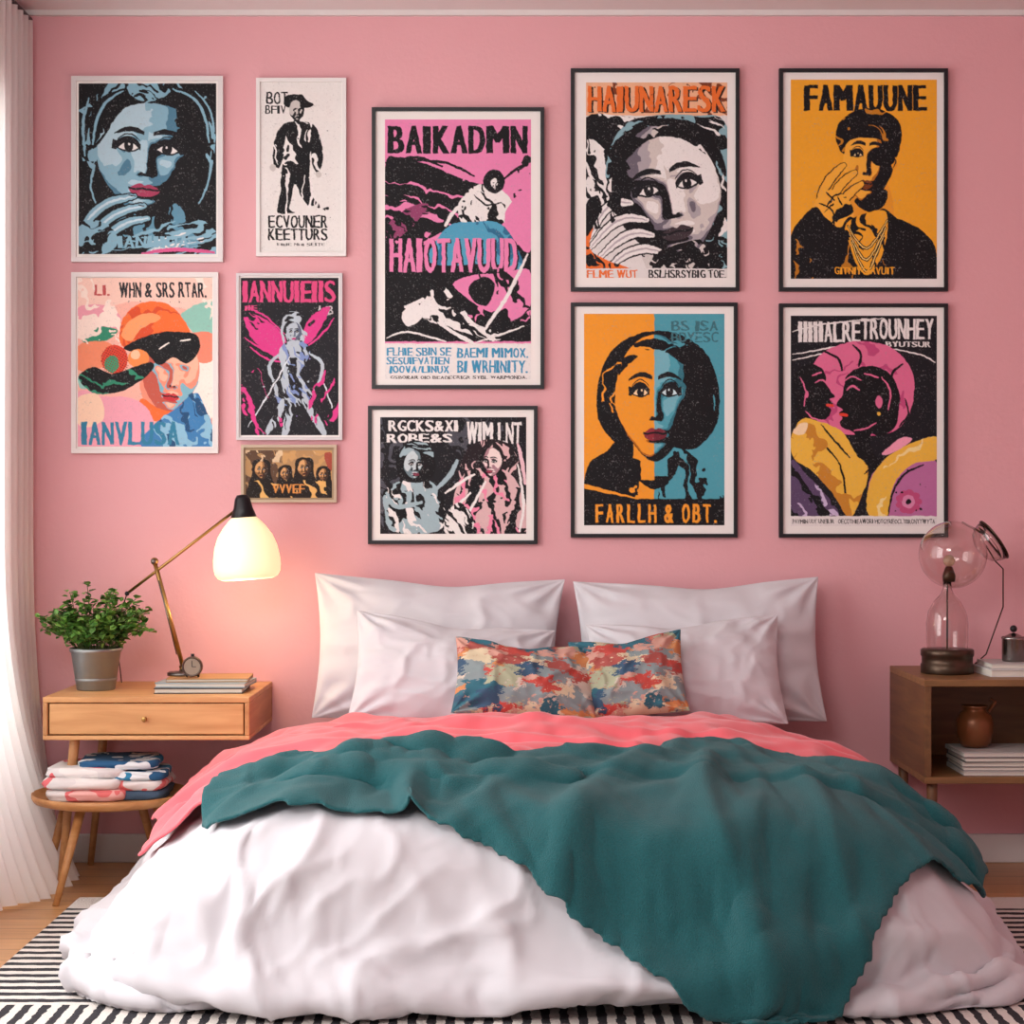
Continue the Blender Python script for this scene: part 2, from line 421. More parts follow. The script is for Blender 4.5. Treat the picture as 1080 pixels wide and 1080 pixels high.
pillow('pillow',.85,.22,.50,(.64,-.18,.755),(-12,-1,2),sheetm,2,.0)
pillow('pillow',.66,.21,.38,(-.20,-.38,.695),(-24,6,3),sheetm,3,-.03)
pillow('pillow',.64,.21,.38,(.58,-.38,.695),(-22,-3,2),sheetm,4,-.03)
pillow('cushion',.47,.16,.27,(.045,-.56,.69),(-30,5,4),patch,5)
pillow('cushion',.37,.15,.28,(.375,-.53,.70),(-24,-7,-6),patch,6)
print('pillows',time.time()-T0)

# ---------------- posters: prints are vertex-coloured fine grids ----------------
prm=bpy.data.materials.new('poster_print'); prm.use_nodes=True; nt=prm.node_tree; bs=nt.nodes['Principled BSDF']; bs.inputs['Roughness'].default_value=.6; bs.inputs['Specular IOR Level'].default_value=.25
at=nt.nodes.new('ShaderNodeAttribute'); at.attribute_name='ink'; nt.links.new(at.outputs['Color'],bs.inputs['Base Color'])
def PX(x,y,dep): return ((x-540)/300*(D-dep)/D,-dep,CAMH-(y-540)/300*(D-dep)/D)
def pts(s): return [tuple(float(a) for a in q.split(',')) for q in s.split()]
def smooth(P,closed=True,k=5):
    n=len(P); out=[]
    rng=range(n) if closed else range(n-1)
    for i in rng:
        if closed: p0,p1,p2,p3=P[i-1],P[i],P[(i+1)%n],P[(i+2)%n]
        else: p0,p1,p2,p3=P[max(i-1,0)],P[i],P[i+1],P[min(i+2,n-1)]
        for t in range(k):
            u=t/k; out.append(tuple(.5*((2*p1[d])+(-p0[d]+p2[d])*u+(2*p0[d]-5*p1[d]+4*p2[d]-p3[d])*u*u+(-p0[d]+3*p1[d]-3*p2[d]+p3[d])*u**3) for d in (0,1)))
    if not closed: out.append(P[-1])
    return out
_t={}
def glyph(ch):
    if ch in _t: return _t[ch]
    cu=bpy.data.curves.new('t','FONT'); cu.body=ch; cu.size=1; cu.resolution_u=3; cu.fill_mode='FRONT'
    o=bpy.data.objects.new('t',cu); S.collection.objects.link(o)
    dg=bpy.context.evaluated_depsgraph_get(); e=o.evaluated_get(dg); me=e.to_mesh()
    r=([(v.co.x,v.co.y) for v in me.vertices],[tuple(p.vertices) for p in me.polygons]); e.to_mesh_clear()
    bpy.data.objects.remove(o); bpy.data.curves.remove(cu); _t[ch]=r; return r
def rgb(h): return np.array(hx(h)[:3])
def vnoise(x,y,seed):
    R=np.random.RandomState(seed); G=R.rand(64,64)
    xi=np.floor(x).astype(int); yi=np.floor(y).astype(int); fx=x-xi; fy=y-yi
    fx=fx*fx*(3-2*fx); fy=fy*fy*(3-2*fy); a=xi%64;b_=yi%64;a1=(xi+1)%64;b1=(yi+1)%64
    return (G[a,b_]*(1-fx)+G[a1,b_]*fx)*(1-fy)+(G[a,b1]*(1-fx)+G[a1,b1]*fx)*fy
def fbm(x,y,seed,o=3):
    r=0;am=.5;t=0
    for i in range(o): r=r+am*vnoise(x*2**i,y*2**i,seed+i*13); t+=am; am*=.5
    return r/t
Q=4
class Art:
    def __init__(s,outer,art,frame,fw,matc='#E9E6E2',bg='#111111',depth=.022):
        s.b=B(); s.outer=outer; s.depth=depth; s.art=art
        x0,y0,x1,y1=outer; fm=mat('frame_'+frame.strip('#'),frame,.4)
        def bx(a0,b0,a1,b1):
            p=PX(a0,b1,depth); q=PX(a1,b0,depth); s.b.box((p[0],-depth,p[2]),(q[0],-.001,q[2]),fm)
        bx(x0,y0,x1,y0+fw); bx(x0,y1-fw,x1,y1); bx(x0,y0+fw,x0+fw,y1-fw); bx(x1-fw,y0+fw,x1,y1-fw)
        p=PX(x0+fw,y1-fw,depth-.008); q=PX(x1-fw,y0+fw,depth-.008)
        s.b.box((p[0],-(depth-.008),p[2]),(q[0],-.002,q[2]),mat('mat_'+matc.strip('#'),matc,.7))
        a=art; s.W=int((a[2]-a[0])*Q); s.H=int((a[3]-a[1])*Q)
        s.C=np.zeros((s.H,s.W,3)); s.C[:]=rgb(bg)
        s.XX,s.YY=np.meshgrid(a[0]+(np.arange(s.W)+.5)/Q,a[1]+(np.arange(s.H)+.5)/Q)
    def sub(s,x0,y0,x1,y1):
        a=s.art
        i0=max(0,int((x0-a[0])*Q)-1); i1=min(s.W,int((x1-a[0])*Q)+2); j0=max(0,int((y0-a[1])*Q)-1); j1=min(s.H,int((y1-a[1])*Q)+2)
        return i0,i1,j0,j1
    def mask(s,P):
        xs=[p[0] for p in P]; ys=[p[1] for p in P]
        i0,i1,j0,j1=s.sub(min(xs),min(ys),max(xs),max(ys))
        if i1<=i0 or j1<=j0: return None
        X=s.XX[j0:j1,i0:i1]; Y=s.YY[j0:j1,i0:i1]; c=np.zeros(X.shape,bool); n=len(P)
        for i in range(n):
            xa,ya=P[i]; xb,yb=P[i-1]
            if ya==yb: continue
            c^=((ya>Y)!=(yb>Y))&(X<(xb-xa)*(Y-ya)/(yb-ya)+xa)
        return (slice(j0,j1),slice(i0,i1)),c,X,Y
    def poly(s,P,c):
        r=s.mask(P)
        if r: s.C[r[0]][r[1]]=rgb(c)
    def p(s,c,q): s.poly(pts(q),c); return s
    def o(s,c,q): s.poly(smooth(pts(q)),c); return s
    def r(s,c,x0,y0,x1,y1): s.poly([(x0,y0),(x1,y0),(x1,y1),(x0,y1)],c); return s
    def e(s,c,x,y,rx,ry=None,rot=0):
        ry=ry or rx; cr,sr=math.cos(math.radians(rot)),math.sin(math.radians(rot))
        s.poly([(x+rx*math.cos(t)*cr-ry*math.sin(t)*sr,y+rx*math.cos(t)*sr+ry*math.sin(t)*cr) for t in [k*math.pi/12 for k in range(24)]],c); return s
    def s_(s,c,w,*qs,taper=True):
        for q in qs:
            P=smooth(pts(q),False,5); n=len(P)
            for i in range(n-1):
                (xa,ya),(xb,yb)=P[i],P[i+1]
                ww=w/2*(math.sin(math.pi*(i+.9)/(n+.6))**.5 if taper else 1)
                i0,i1,j0,j1=s.sub(min(xa,xb)-ww,min(ya,yb)-ww,max(xa,xb)+ww,max(ya,yb)+ww)
                if i1<=i0 or j1<=j0: continue
                X=s.XX[j0:j1,i0:i1]; Y=s.YY[j0:j1,i0:i1]; dx,dy=xb-xa,yb-ya; l=dx*dx+dy*dy+1e-9
                t=np.clip(((X-xa)*dx+(Y-ya)*dy)/l,0,1); dd=(X-xa-t*dx)**2+(Y-ya-t*dy)**2
                s.C[j0:j1,i0:i1][dd<ww*ww]=rgb(c)
        return s
    def t(s,c,txt,x0,y0,x1,y1,gap=.06,bold=1.0):
        W={'I':.5,'M':1.25,'W':1.3,' ':.45,'.':.35,'!':.4,'&':1.05,'-':.6,':':.35,'/':.6}
        ws=[W.get(ch,.9) for ch in txt]; tot=sum(ws); k=(x1-x0)/tot; x=x0; col=rgb(c)
        for ch,w in zip(txt,ws):
            if ch!=' ':
                V,Fc=glyph(ch)
                if V:
                    mx_,Mx=min(v[0] for v in V),max(v[0] for v in V)
                    cw=w*k*(1-gap); nb=max(0,int(round(min(.10*w*k,2.2)*bold*Q)))
                    if ch=='I': cw2=max(cw-nb/Q,.35*cw)*.8
                    else: cw2=max(cw-nb/Q,.5*cw)
                    vv=[(x+(a-mx_)/(Mx-mx_)*cw2,y1-max(-.1,min(1.05,bb/.73))*(y1-y0)) for a,bb in V]
                    i0,i1,j0,j1=s.sub(x-1,y0-1,x+cw+2,y1+2)
                    if i1>i0 and j1>j0:
                        X=s.XX[j0:j1,i0:i1]; Y=s.YY[j0:j1,i0:i1]; mk=np.zeros(X.shape,bool)
                        for f in Fc:
                            P=[vv[i] for i in f]; n=len(P); cc=np.zeros(X.shape,bool)
                            for i in range(n):
                                xa,ya=P[i]; xb,yb=P[i-1]
                                if ya!=yb: cc^=((ya>Y)!=(yb>Y))&(X<(xb-xa)*(Y-ya)/(yb-ya)+xa)
                            mk|=cc
                        m2=mk.copy()
                        for d in range(1,nb+1): m2[:,d:]|=mk[:,:-d]
                        s.C[j0:j1,i0:i1][m2]=col
            x+=w*k
        return s
    def splat(s,c,x0,y0,x1,y1,n,r,seed):
        R=random.Random(seed)
        for _ in range(n):
            cx,cy=R.uniform(x0,x1),R.uniform(y0,y1); m_=R.randint(5,8); q=R.uniform(.4,1)*r; st=R.uniform(.5,1.8)
            s.poly(smooth([(cx+q*st*R.uniform(.5,1.1)*math.cos(2*math.pi*i/m_),cy+q*R.uniform(.4,1.1)*math.sin(2*math.pi*i/m_)) for i in range(m_)],k=3),c)
        return s
    def hair(s,c,q,cx,cy,freq=.5,th=.6,seed=1,ang=2.0,P=None):
        r=s.mask(P or smooth(pts(q)))
        if not r: return s
        sl,mk,X,Y=r; R_=np.hypot(X-cx,(Y-cy)*.9); A=np.arctan2(Y-cy,X-cx)
        f=fbm(R_*freq+1.5*fbm(X*.05,Y*.05,seed+9)*4,A*ang+20,seed,2)
        s.C[sl][mk&(f>th)]=rgb(c); return s
    def folds(s,c,q,ang=90,freq=.25,st=.2,th=.58,seed=1,warp=5):
        r=s.mask(smooth(pts(q)))
        if not r: return s
        sl,mk,X,Y=r; a=math.radians(ang); u=X*math.cos(a)+Y*math.sin(a); v=-X*math.sin(a)+Y*math.cos(a)
        w=fbm(X*.06,Y*.06,seed+3)*warp
        f=fbm(v*freq+w,u*freq*st+w*.5+7,seed,2)
        s.C[sl][mk&(f>th)]=rgb(c); return s
    def half(s,c,q,sp=2.2,rr=.3,ang=30):
        r=s.mask(smooth(pts(q)))
        if not r: return s
        sl,mk,X,Y=r; a=math.radians(ang); u=(X*math.cos(a)+Y*math.sin(a))/sp; v=(-X*math.sin(a)+Y*math.cos(a))/sp
        d=np.hypot(u-np.round(u),v-np.round(v)); s.C[sl][mk&(d<rr)]=rgb(c); return s
    def face(s,cx,cy,w,h,pal,rot=0,yaw=0,light=(-.6,-.35,.7),lip=None,line='#121218',white='#E8E6E4',eyes=True,seed=3,clip=None,nz=.12,jaw=.38,open_=1.0,shade=0,es=1.0):
        i0,i1,j0,j1=s.sub(cx-w*1.4,cy-h*1.3,cx+w*1.4,cy+h*1.3); X=s.XX[j0:j1,i0:i1]; Y=s.YY[j0:j1,i0:i1]
        a=math.radians(rot); ca,sa=math.cos(a),math.sin(a); dx,dy=X-cx,Y-cy
        u=(dx*ca+dy*sa)/w; v=(-dx*sa+dy*ca)/h
        sm=np.clip((v-.05)/.95,0,1); wid=1-jaw*sm*sm*(1.6-.6*sm); U=u/wid
        ins=(U*U+(v/1.0)**2<1)
        base=np.sqrt(np.clip(1.0-U*U-v*v,0,1))
        f=u-yaw*.38*np.sqrt(np.clip(1-np.minimum(U*U,1),0,1))
        au=np.abs(f); G=lambda q:np.exp(-q)
        z=.85*base
        nb=np.clip((v+.22)/.50,0,1)*(v<.30)+np.clip(1-(v-.30)/.05,0,1)*(v>=.30)
        z+=.34*nb*G((f/.11)**2)+.10*G(((au-.11)/.06)**2+((v-.27)/.06)**2)
        z-=.20*G(((au-.37)/.2)**2+((v+.08)/.11)**2)
        z+=.09*G(((au-.35)/.28)**2+((v+.28)/.08)**2)+.16*G(((au-.52)/.2)**2+((v-.17)/.2)**2)
        z+=.10*G((f/.22)**2)*(G(((v-.50)/.045)**2)+G(((v-.62)/.05)**2))-.06*G((f/.2)**2+((v-.71)/.04)**2)+.13*G((f/.2)**2+((v-.87)/.1)**2)
        gy,gx=np.gradient(z); gx=gx*w*Q; gy=gy*h*Q*.8
        nl=np.sqrt(gx*gx+gy*gy+1); l=np.array(light,float); l/=np.linalg.norm(l)
        Lm=(-gx*l[0]-gy*l[1]+l[2])/nl+nz*(fbm(X*.13,Y*.13,seed,2)-.5)*2+shade
        out=np.zeros(X.shape+(3,)); out[:]=rgb(pal[-1][1])
        for th,c in pal[::-1]:
            out[Lm<th]=rgb(c)
        if lip:
            la=np.abs(f)/.29; up=.545-.085*np.clip(1-la**2,0,1)+.03*G((f/.05)**2); lo=.555+.115*np.sqrt(np.clip(1-la**2,0,1))
            mk=(la<1)&(v>up)&(v<lo); out[mk]=rgb(lip)
            out[(la<1.05)&(np.abs(v-.55+.01*np.cos(f*18))<.016)]=rgb(line)
        if eyes:
            e=(au-.37)/(.20*es); 
            upv=-.085-.10*es*open_*np.clip(1-e*e,0,1); lov=-.085+.055*es*open_*np.clip(1-e*e,0,1)
            ew=(np.abs(e)<1)&(v>upv)&(v<lov); out[ew]=rgb(white)
            ir=ew&(((au-.36)/(.08*es))**2+((v+.105)/(.08*es))**2<1); out[ir]=rgb(line)
            out[(((au-.345)/.02)**2+((v+.13)/.02)**2<1)]=rgb(white)
            th_=.042*es*(1+.5*np.clip(e,0,1)); out[(e>-1.05)&(e<1.35)&(np.abs(v-(upv-.012-.04*np.clip(e-.8,0,1)))<th_)]=rgb(line)
            out[(np.abs(e)<1)&(np.abs(v-lov)<.014)]=rgb(line)
            out[(np.abs(e)<.95)&(np.abs(v-(upv-.095))<.010)]=rgb(line)
            bq=(au-.37)/.29; out[(np.abs(bq)<1)&(np.abs(v+.30+.07*(1-bq*bq)-.02*bq)<.036*(1.15-.6*bq*bq-.25*bq))]=rgb(line)
        out[(((au-.075)/.042)**2+((v-.305)/.022)**2<1)]=rgb(line)
        mk=ins
        if clip: mk=mk&(X>=clip[0])&(X<clip[2])&(Y>=clip[1])&(Y<clip[3])
        s.C[j0:j1,i0:i1][mk]=out[mk]; return s
    def done(s,warp=.35):
        a=s.art
        wx=(fbm(s.XX*.22,s.YY*.22,77,2)-.5)*2*warp*2; wy=(fbm(s.XX*.22+40,s.YY*.22,91,2)-.5)*2*warp*2
        jj=np.clip(np.round(np.arange(s.H)[:,None]+wy*Q).astype(int),0,s.H-1); ii=np.clip(np.round(np.arange(s.W)[None,:]+wx*Q).astype(int),0,s.W-1)
        C=s.C[jj,ii]
        C=C*(.93+.07*fbm(s.XX*.5,s.YY*.5,5,3))[...,None]
        # worn screen-print speckle
        sp_=fbm(s.XX*.9,s.YY*.9,33,2)>.80
        C[sp_]=C[sp_]*.55+.14
        h,w=s.H//2,s.W//2
        C=C[:h*2,:w*2].reshape(h,2,w,2,3).mean((1,3))
        dep=s.depth-.0072; k=(D-dep)/D
        xs=(np.linspace(a[0],a[2],w)-540)/300*k; zs=CAMH-(np.linspace(a[1],a[3],h)-540)/300*k
        co=np.zeros((h,w,3),np.float32); co[...,0]=xs[None]; co[...,1]=-dep; co[...,2]=zs[:,None]
        idx=np.arange(h*w).reshape(h,w); fc=np.stack([idx[:-1,:-1],idx[1:,:-1],idx[1:,1:],idx[:-1,1:]],-1).reshape(-1,4)
        me=bpy.data.meshes.new('print'); me.vertices.add(h*w); me.vertices.foreach_set('co',co.ravel())
        me.loops.add(fc.size); me.loops.foreach_set('vertex_index',fc.ravel().astype(np.int32)); me.polygons.add(len(fc)); me.polygons.foreach_set('loop_start',np.arange(0,fc.size,4,dtype=np.int32))
        try: me.polygons.foreach_set('loop_total',np.full(len(fc),4,np.int32))
        except Exception: pass
        me.update(calc_edges=True)
        ca=me.color_attributes.new('ink','FLOAT_COLOR','POINT'); cc=np.ones((h*w,4),np.float32); cc[:,:3]=C.reshape(-1,3); ca.data.foreach_set('color',cc.ravel())
        me.materials.append(prm)
        fr=s.b.build('framed_poster'); pr=bpy.data.objects.new('print',me); S.collection.objects.link(pr); pr.parent=fr
        return fr
K='#0C0C11'; W='#E8E6E4'; LB='#86B4C8'
# 1 blue woman
p=Art((75,80,235,276),(83,88,228,268),'#D9D6D6',5,bg=K)
p.hair(LB,'84,150 84,110 100,88 140,88 200,88 226,110 226,160 218,190 205,150 160,110 110,150 96,190',158,170,.20,.66,4,1.0)
p.o('#5F93AC','132,215 185,215 198,238 206,262 130,262 122,240').folds(K,'132,215 185,215 198,238 206,262 130,262 122,240',80,.14,.3,.48,4)
p.face(159,163,57,67,[(.40,K),(.58,'#4E7F98'),(.80,LB),(9,'#AFCFDC')],rot=5,yaw=-.18,light=(-.6,-.3,.68),lip='#A33A5C',seed=5,es=1.15,nz=.09)
p.hair(K,'97,156 98,112 128,94 165,90 206,100 222,140 216,162 202,126 168,110 132,114 112,142',158,180,.2,.32,6,1.2)
p.o(LB,'134,93 146,87 168,89 180,96 168,104 146,106').folds(K,'134,93 146,87 168,89 180,96 168,104 146,106',20,.35,.3,.52,2).s_(LB,3,'182,94 204,104 216,124 220,150','130,96 112,108 102,128 98,152','94,104 88,130 90,164').s_(LB,2,'206,96 222,118 226,150','222,160 220,190 210,214','100,170 96,196 102,216').s_(K,2,'190,98 208,112 214,134')
for q in ('84,246 98,226 116,213 142,207','88,256 106,238 126,224 152,217','96,264 116,246 134,235 156,230'):
    p.s_(K,13,q).s_(LB,9,q).s_('#C6DCE6',2.5,q)
p.s_(K,1.2,'136,206 143,207','146,216 152,217')
p.o(LB,'83,238 100,232 118,240 124,256 110,268 83,268').folds(K,'83,238 100,232 118,240 124,256 110,268 83,268',-35,.2,.3,.56,3)
p.folds(LB,'118,262 150,244 190,232 220,236 228,268 120,268',-12,.35,.12,.54,7,3).folds(W,'150,262 190,246 228,246 228,268',-12,.35,.12,.66,9,3)
p.t(LB,'IANIIIUA',124,248,200,261).s_('#D75B90',4,'150,267 185,263 225,266')
p.done()
# 2 man figure
p=Art((270,82,365,270),(275,87,360,265),'#DEDCDA',4,bg='#E4E2DF')
p.t(K,'BOT',281,96,304,110).t(K,'BFIV',280,111,302,120)
p.s_(K,9,'313,126 314,150').o(K,'299,106 304,100 318,100 324,106 331,111 322,114 303,113').face(313,117,8,11,[(.55,K),(9,'#C8C4C0')],yaw=.3,lip=K,eyes=False)
p.o(K,'290,146 298,132 313,128 330,131 337,144 341,166 336,182 330,176 327,160 324,190 298,192 299,168 294,178 288,170')
p.folds(W,'290,146 298,132 313,128 330,131 337,144 341,166 336,182 324,190 298,192 288,170',75,.25,.2,.66,5,4)
p.o(K,'298,186 324,186 327,202 334,214 326,217 317,206 311,192 308,208 305,220 311,224 294,225 293,216 296,202').folds(W,'298,186 324,186 334,214 311,224 294,225',85,.28,.15,.68,8,3)
p.splat(K,286,128,345,190,10,1.4,5).splat(K,284,215,345,222,7,2.5,2).e('#C8C4C0',288,177,3,4).e('#C8C4C0',336,184,3,3)
p.t(K,'ECVOUNER',283,226,346,240,bold=1.3).t(K,'KEETTURS',283,240,346,253,bold=1.3).t('#555555','EIIIE NHI SEITE',292,256,343,259).splat(K,282,224,350,254,10,1.3,8)
p.done()
# 3 orange sunglasses
p=Art((75,287,230,478),(82,293,224,471),'#DDD8D6',5,bg='#F2B6A6')
p.o('#F3CDBE','82,293 224,293 224,330 190,325 140,318 100,330 82,335').o('#E9A0AE','82,325 110,322 128,335 118,350 82,345').o('#8FC7B8','192,330 224,318 224,352 208,354 198,344').o('#2F8B6C','84,350 104,344 124,349 110,360 90,362').o('#EF8F6B','82,365 110,360 125,372 112,386 82,390').o('#9ACBC0','84,395 104,392 110,404 86,410')
p.o('#F3ECE2','160,400 224,380 224,440 170,440').o('#E98A70','196,355 224,352 224,380 206,380').folds('#F8E4D8','82,293 224,293 224,360 82,360',25,.10,.4,.68,3,5)
p.o('#EE6F33','126,358 131,334 148,320 172,319 190,332 200,353 176,352 150,360 136,370').hair('#D9502A','126,358 131,334 148,320 172,319 190,332 200,353 176,352 150,360 136,370',165,385,.18,.55,3,1.0).o('#F5A26A','128,352 140,336 158,330 170,336 150,346 138,360')
p.o('#F1947A','150,400 200,400 196,430 170,445 155,430').face(180,394,30,43,[(.35,'#C05A4A'),(.58,'#7DB6C8'),(.8,'#F1947A'),(9,'#F6BBA0')],rot=8,yaw=.3,lip='#C8323A',eyes=False,light=(.5,-.3,.7),seed=8,nz=.06)
p.o(K,'130,368 150,356 176,350 204,352 211,362 208,374 196,383 182,377 168,385 154,374').s_('#F8F0E8',1.5,'168,368 178,362','190,360 200,358').e('#D9452F',121,379,14,15).e('#2F9B72',118,384,8,9).e('#F08F4C',146,378,11,10).e('#F7C6A0',143,374,5,5).half('#8A2A20','108,370 120,366 134,372 134,388 120,394 108,388',2.4,.28)
p.o(K,'83,398 98,387 118,394 138,388 158,382 162,388 148,402 124,414 98,414').folds('#2F8B6C','83,398 98,387 118,394 138,388 158,382 148,402 124,414 98,414',10,.2,.3,.66,2)
p.o('#EE6F33','150,420 166,430 184,436 176,446 158,442 146,432')
p.o('#EDA5B6','82,414 110,418 140,420 160,438 156,471 82,471').o('#F5D3B8','82,420 104,416 110,440 96,450 82,446').o('#3E80B8','164,446 186,430 206,414 216,430 224,450 224,471 150,471').folds('#8CC0DA','164,446 186,430 206,414 224,450 224,471 150,471',60,.10,.3,.60,6).folds('#22507A','164,446 186,430 206,414 224,450 224,471 150,471',60,.14,.3,.64,9)
p.t('#2F7FA0','IANVLUSA',86,443,190,469,.06,1.5).t('#22222A','WHN & SRS RTAR.',126,297,218,314,.06,1.3).t('#C05050','LI.',100,300,116,312).splat('#22222A',126,316,218,319,8,.9,3)
p.done()
# 4 dark pink figure
p=Art((249,288,361,464),(254,293,357,459),'#C9C6C8',3,bg='#191920')
p.t('#D8487F','IANNUIEIIS',256,295,354,319,.04,1.3).t('#C9C6C8','AJB',334,322,352,332).t('#D8487F','IIE',258,322,272,328)
PK='#D63A88'
wg='258,330 274,334 292,346 302,360 303,380 290,376 274,366 262,350'; wg2='348,324 338,346 326,362 318,358 324,340 334,328'
p.o(PK,wg).o(PK,wg2).folds('#191920',wg,35,.28,.12,.60,3,3).folds('#191920',wg2,-50,.3,.12,.6,4,3).s_(PK,2,'258,356 276,368 296,378','264,366 280,378 298,382','352,336 340,352 326,364','260,324 280,334 300,352','268,340 284,356 300,366')
AG='#B4C2CC'
p.hair(AG,'296,350 300,334 310,328 322,336 324,352 318,366 302,366',310,352,.4,.5,3,1.5).face(310,351,8,11,[(.5,'#5a6478'),(9,AG)],lip=PK,seed=2)
bd='300,362 318,360 327,370 322,384 316,394 323,406 332,422 312,428 292,424 289,408 298,394 294,376'
p.o(AG,bd).folds('#191920',bd,70,.3,.2,.54,5,4).folds('#7C93C4',bd,60,.28,.25,.6,8,4)
for q in ('298,422 292,440 280,457','320,422 332,440 342,457','306,424 304,442 300,458'):
    p.s_(AG,8,q)
p.folds('#191920','276,426 345,426 345,459 276,459',80,.32,.15,.58,6,4)
p.s_(AG,3.5,'296,372 284,386 288,402','326,372 340,384 336,404').s_('#D8E0E6',1.4,'262,450 284,414 306,376','340,400 350,430').folds(PK,'256,400 296,390 296,456 256,456',60,.22,.15,.70,9,4).folds(PK,'324,380 354,390 354,456 330,450',110,.22,.15,.72,12,4).splat(AG,275,400,345,455,8,1.4,9).splat('#8E7CC0',300,365,345,450,6,1.4,4)
p.done(.5)
# 5 small brown photographic strip
p=Art((254,469,355,530),(259,475,350,525),'#B9A78F',3,bg='#8E6E4C',matc='#A08A6C')
p.o('#5B4230','259,475 290,475 300,525 259,525').o('#C59A62','300,475 350,475 350,525 320,525 305,505').folds('#B08A5C','259,475 350,475 350,525 259,525',20,.12,.4,.60,3)
for cx_,cy_,ww in ((276,496,7),(301,500,5),(321,494,7),(341,501,5)):
    p.o('#1c1411','%f,%f %f,%f %f,%f %f,%f %f,526 %f,526'%(cx_-ww-3,cy_+4,cx_-ww-1,cy_-ww-3,cx_+ww+1,cy_-ww-3,cx_+ww+3,cy_+4,cx_+ww+8,cx_-ww-8))
    p.face(cx_,cy_,ww,ww*1.35,[(.5,'#3a281d'),(.75,'#94683F'),(9,'#D3A36B')],lip='#5a2a20',seed=int(cx_))
p.folds('#E2B46A','259,508 350,508 350,525 259,525',60,.18,.3,.66,7).t('#D8924A','VVVEF',288,510,322,520).folds('#D9C09A','259,475 350,475 350,486 259,486',70,.2,.3,.66,11).o('#A24B3A','342,479 350,479 350,496 345,492')
p.done()
# 6 large pink
PB='#E484B2'
p=Art((392,113,574,410),(406,126,560,400),'#15151A',4,bg=PB)
p.t(K,'BAIKADMN',409,131,557,162,.04,1.9)
bl='406,178 420,166 452,174 486,188 510,196 528,204 530,228 514,240 486,238 452,252 424,270 406,290'
p.o(K,bl).s_(K,3,'420,168 470,172 500,186','530,190 545,178 556,172','406,172 440,166 466,176').folds(PB,bl,14,.15,.10,.68,5,4).o('#8E3E68','410,236 434,218 452,216 436,238 412,256').folds(K,'410,236 434,218 452,216 436,238 412,256',40,.2,.15,.55,2)
p.folds(K,'500,170 560,166 560,262 530,250',-60,.09,.2,.70,8,5)
wf='484,214 498,198 512,194 528,200 540,214 534,232 520,242 500,242 486,234'
p.o(W,wf).folds(K,wf,70,.2,.25,.60,6,5).o(K,'510,188 516,180 526,180 532,190 530,200 520,204 511,198').face(522,194,4.5,6,[(.6,K),(9,W)],eyes=False).s_(K,2,'500,206 512,216 528,214').s_(W,4,'488,216 478,224 470,238').splat(K,470,215,545,245,8,3,4)
p.r(K,406,258,560,360).folds(PB,'406,290 560,284 560,360 406,360',-20,.08,.3,.72,15,5)
tl='456,260 474,238 500,234 528,236 546,262 550,286 520,278 470,280 450,274'
p.o('#4FA0C0',tl).folds('#2A6C90',tl,80,.10,.3,.60,4).o(PB,'532,226 560,200 560,262 547,258')
p.t(K,'HAIOTAVUUD',412.5,250,547.5,288,.04,1.9).t(PB,'HAIOTAVUUD',411,249,546,287,.04,1.6)
p.o(PB,'478,300 500,290 530,288 558,285 560,320 540,338 520,330 500,320').o(K,'500,296 514,292 522,302 514,322 500,318 494,306').folds(K,'478,296 560,285 560,345 500,340',60,.15,.3,.60,9,4)
wf='446,318 456,304 468,302 478,312 488,322 500,340 528,352 520,360 488,350 462,342 436,334 430,324'
p.o(W,wf).folds(K,wf,30,.18,.2,.62,3,5).s_(W,4,'462,340 484,354 500,362','428,324 446,316','556,268 536,310 512,346').e(K,464,304,6,4).s_(W,2,'408,356 430,350 470,360','500,362 530,352 552,344').o(W,'424,330 440,320 446,334 430,344')
p.r('#E6E4E2',406,362,560,400)
TC='#3490B8'
p.t(TC,'FLHIE SBIN SE',408,366,476,375,.04,1.4).t(TC,'SESUIFVATIEN',408,376,474,384,.04,1.4).t(TC,'JOOVA/LINUX',408,385,474,393,.04,1.4).t(TC,'BAEMI MIMOX.',482,366,557,377,.04,1.4).t(TC,'BI WRHINITY.',482,379,557,393,.04,1.4).t('#333333','GSBORAR OIO BEAOECRIGR SYBL WARMONDA.',412,396,556,399.5)
p.done()
# 7 two women bw
p=Art((388,428,567,574),(401,440,555,563),'#15151A',4,bg='#16161C')
GB='#9DB6BE'
p.folds('#4a4c55','401,440 555,440 555,563 401,563',70,.09,.3,.68,3,5)
p.t(W,'RGCKS&XI',410,443,484,455,.04,1.3).t(W,'ROBE&S',408,457,478,467,.04,1.3).t(W,'WIM LNT',492,444,550,468,.04,1.3)
bd='414,560 406,538 404,520 416,510 430,505 448,505 462,514 470,536 462,560'
p.o(GB,bd).folds(K,bd,75,.2,.25,.55,6,5).folds(W,bd,60,.2,.25,.68,9,4).o(K,'420,500 418,482 426,470 438,464 452,470 459,484 458,500 448,508 428,508').folds(GB,'422,482 430,468 450,468 457,482 440,476',10,.4,.2,.4,2).face(438,491,12,16,[(.45,K),(.68,'#6f868e'),(9,'#C4D2D6')],lip='#8c3a50',seed=4,yaw=.2)
p.s_(GB,5,'408,520 418,534 444,530','460,516 474,502 482,486')
bd='486,560 478,535 484,508 498,495 530,495 546,510 554,530 554,560'
p.o('#20161c','488,512 490,478 510,464 536,468 548,492 548,520 520,512').hair('#D8B4B6','488,512 490,478 510,464 536,468 548,492 548,520',517,486,.3,.64,6)
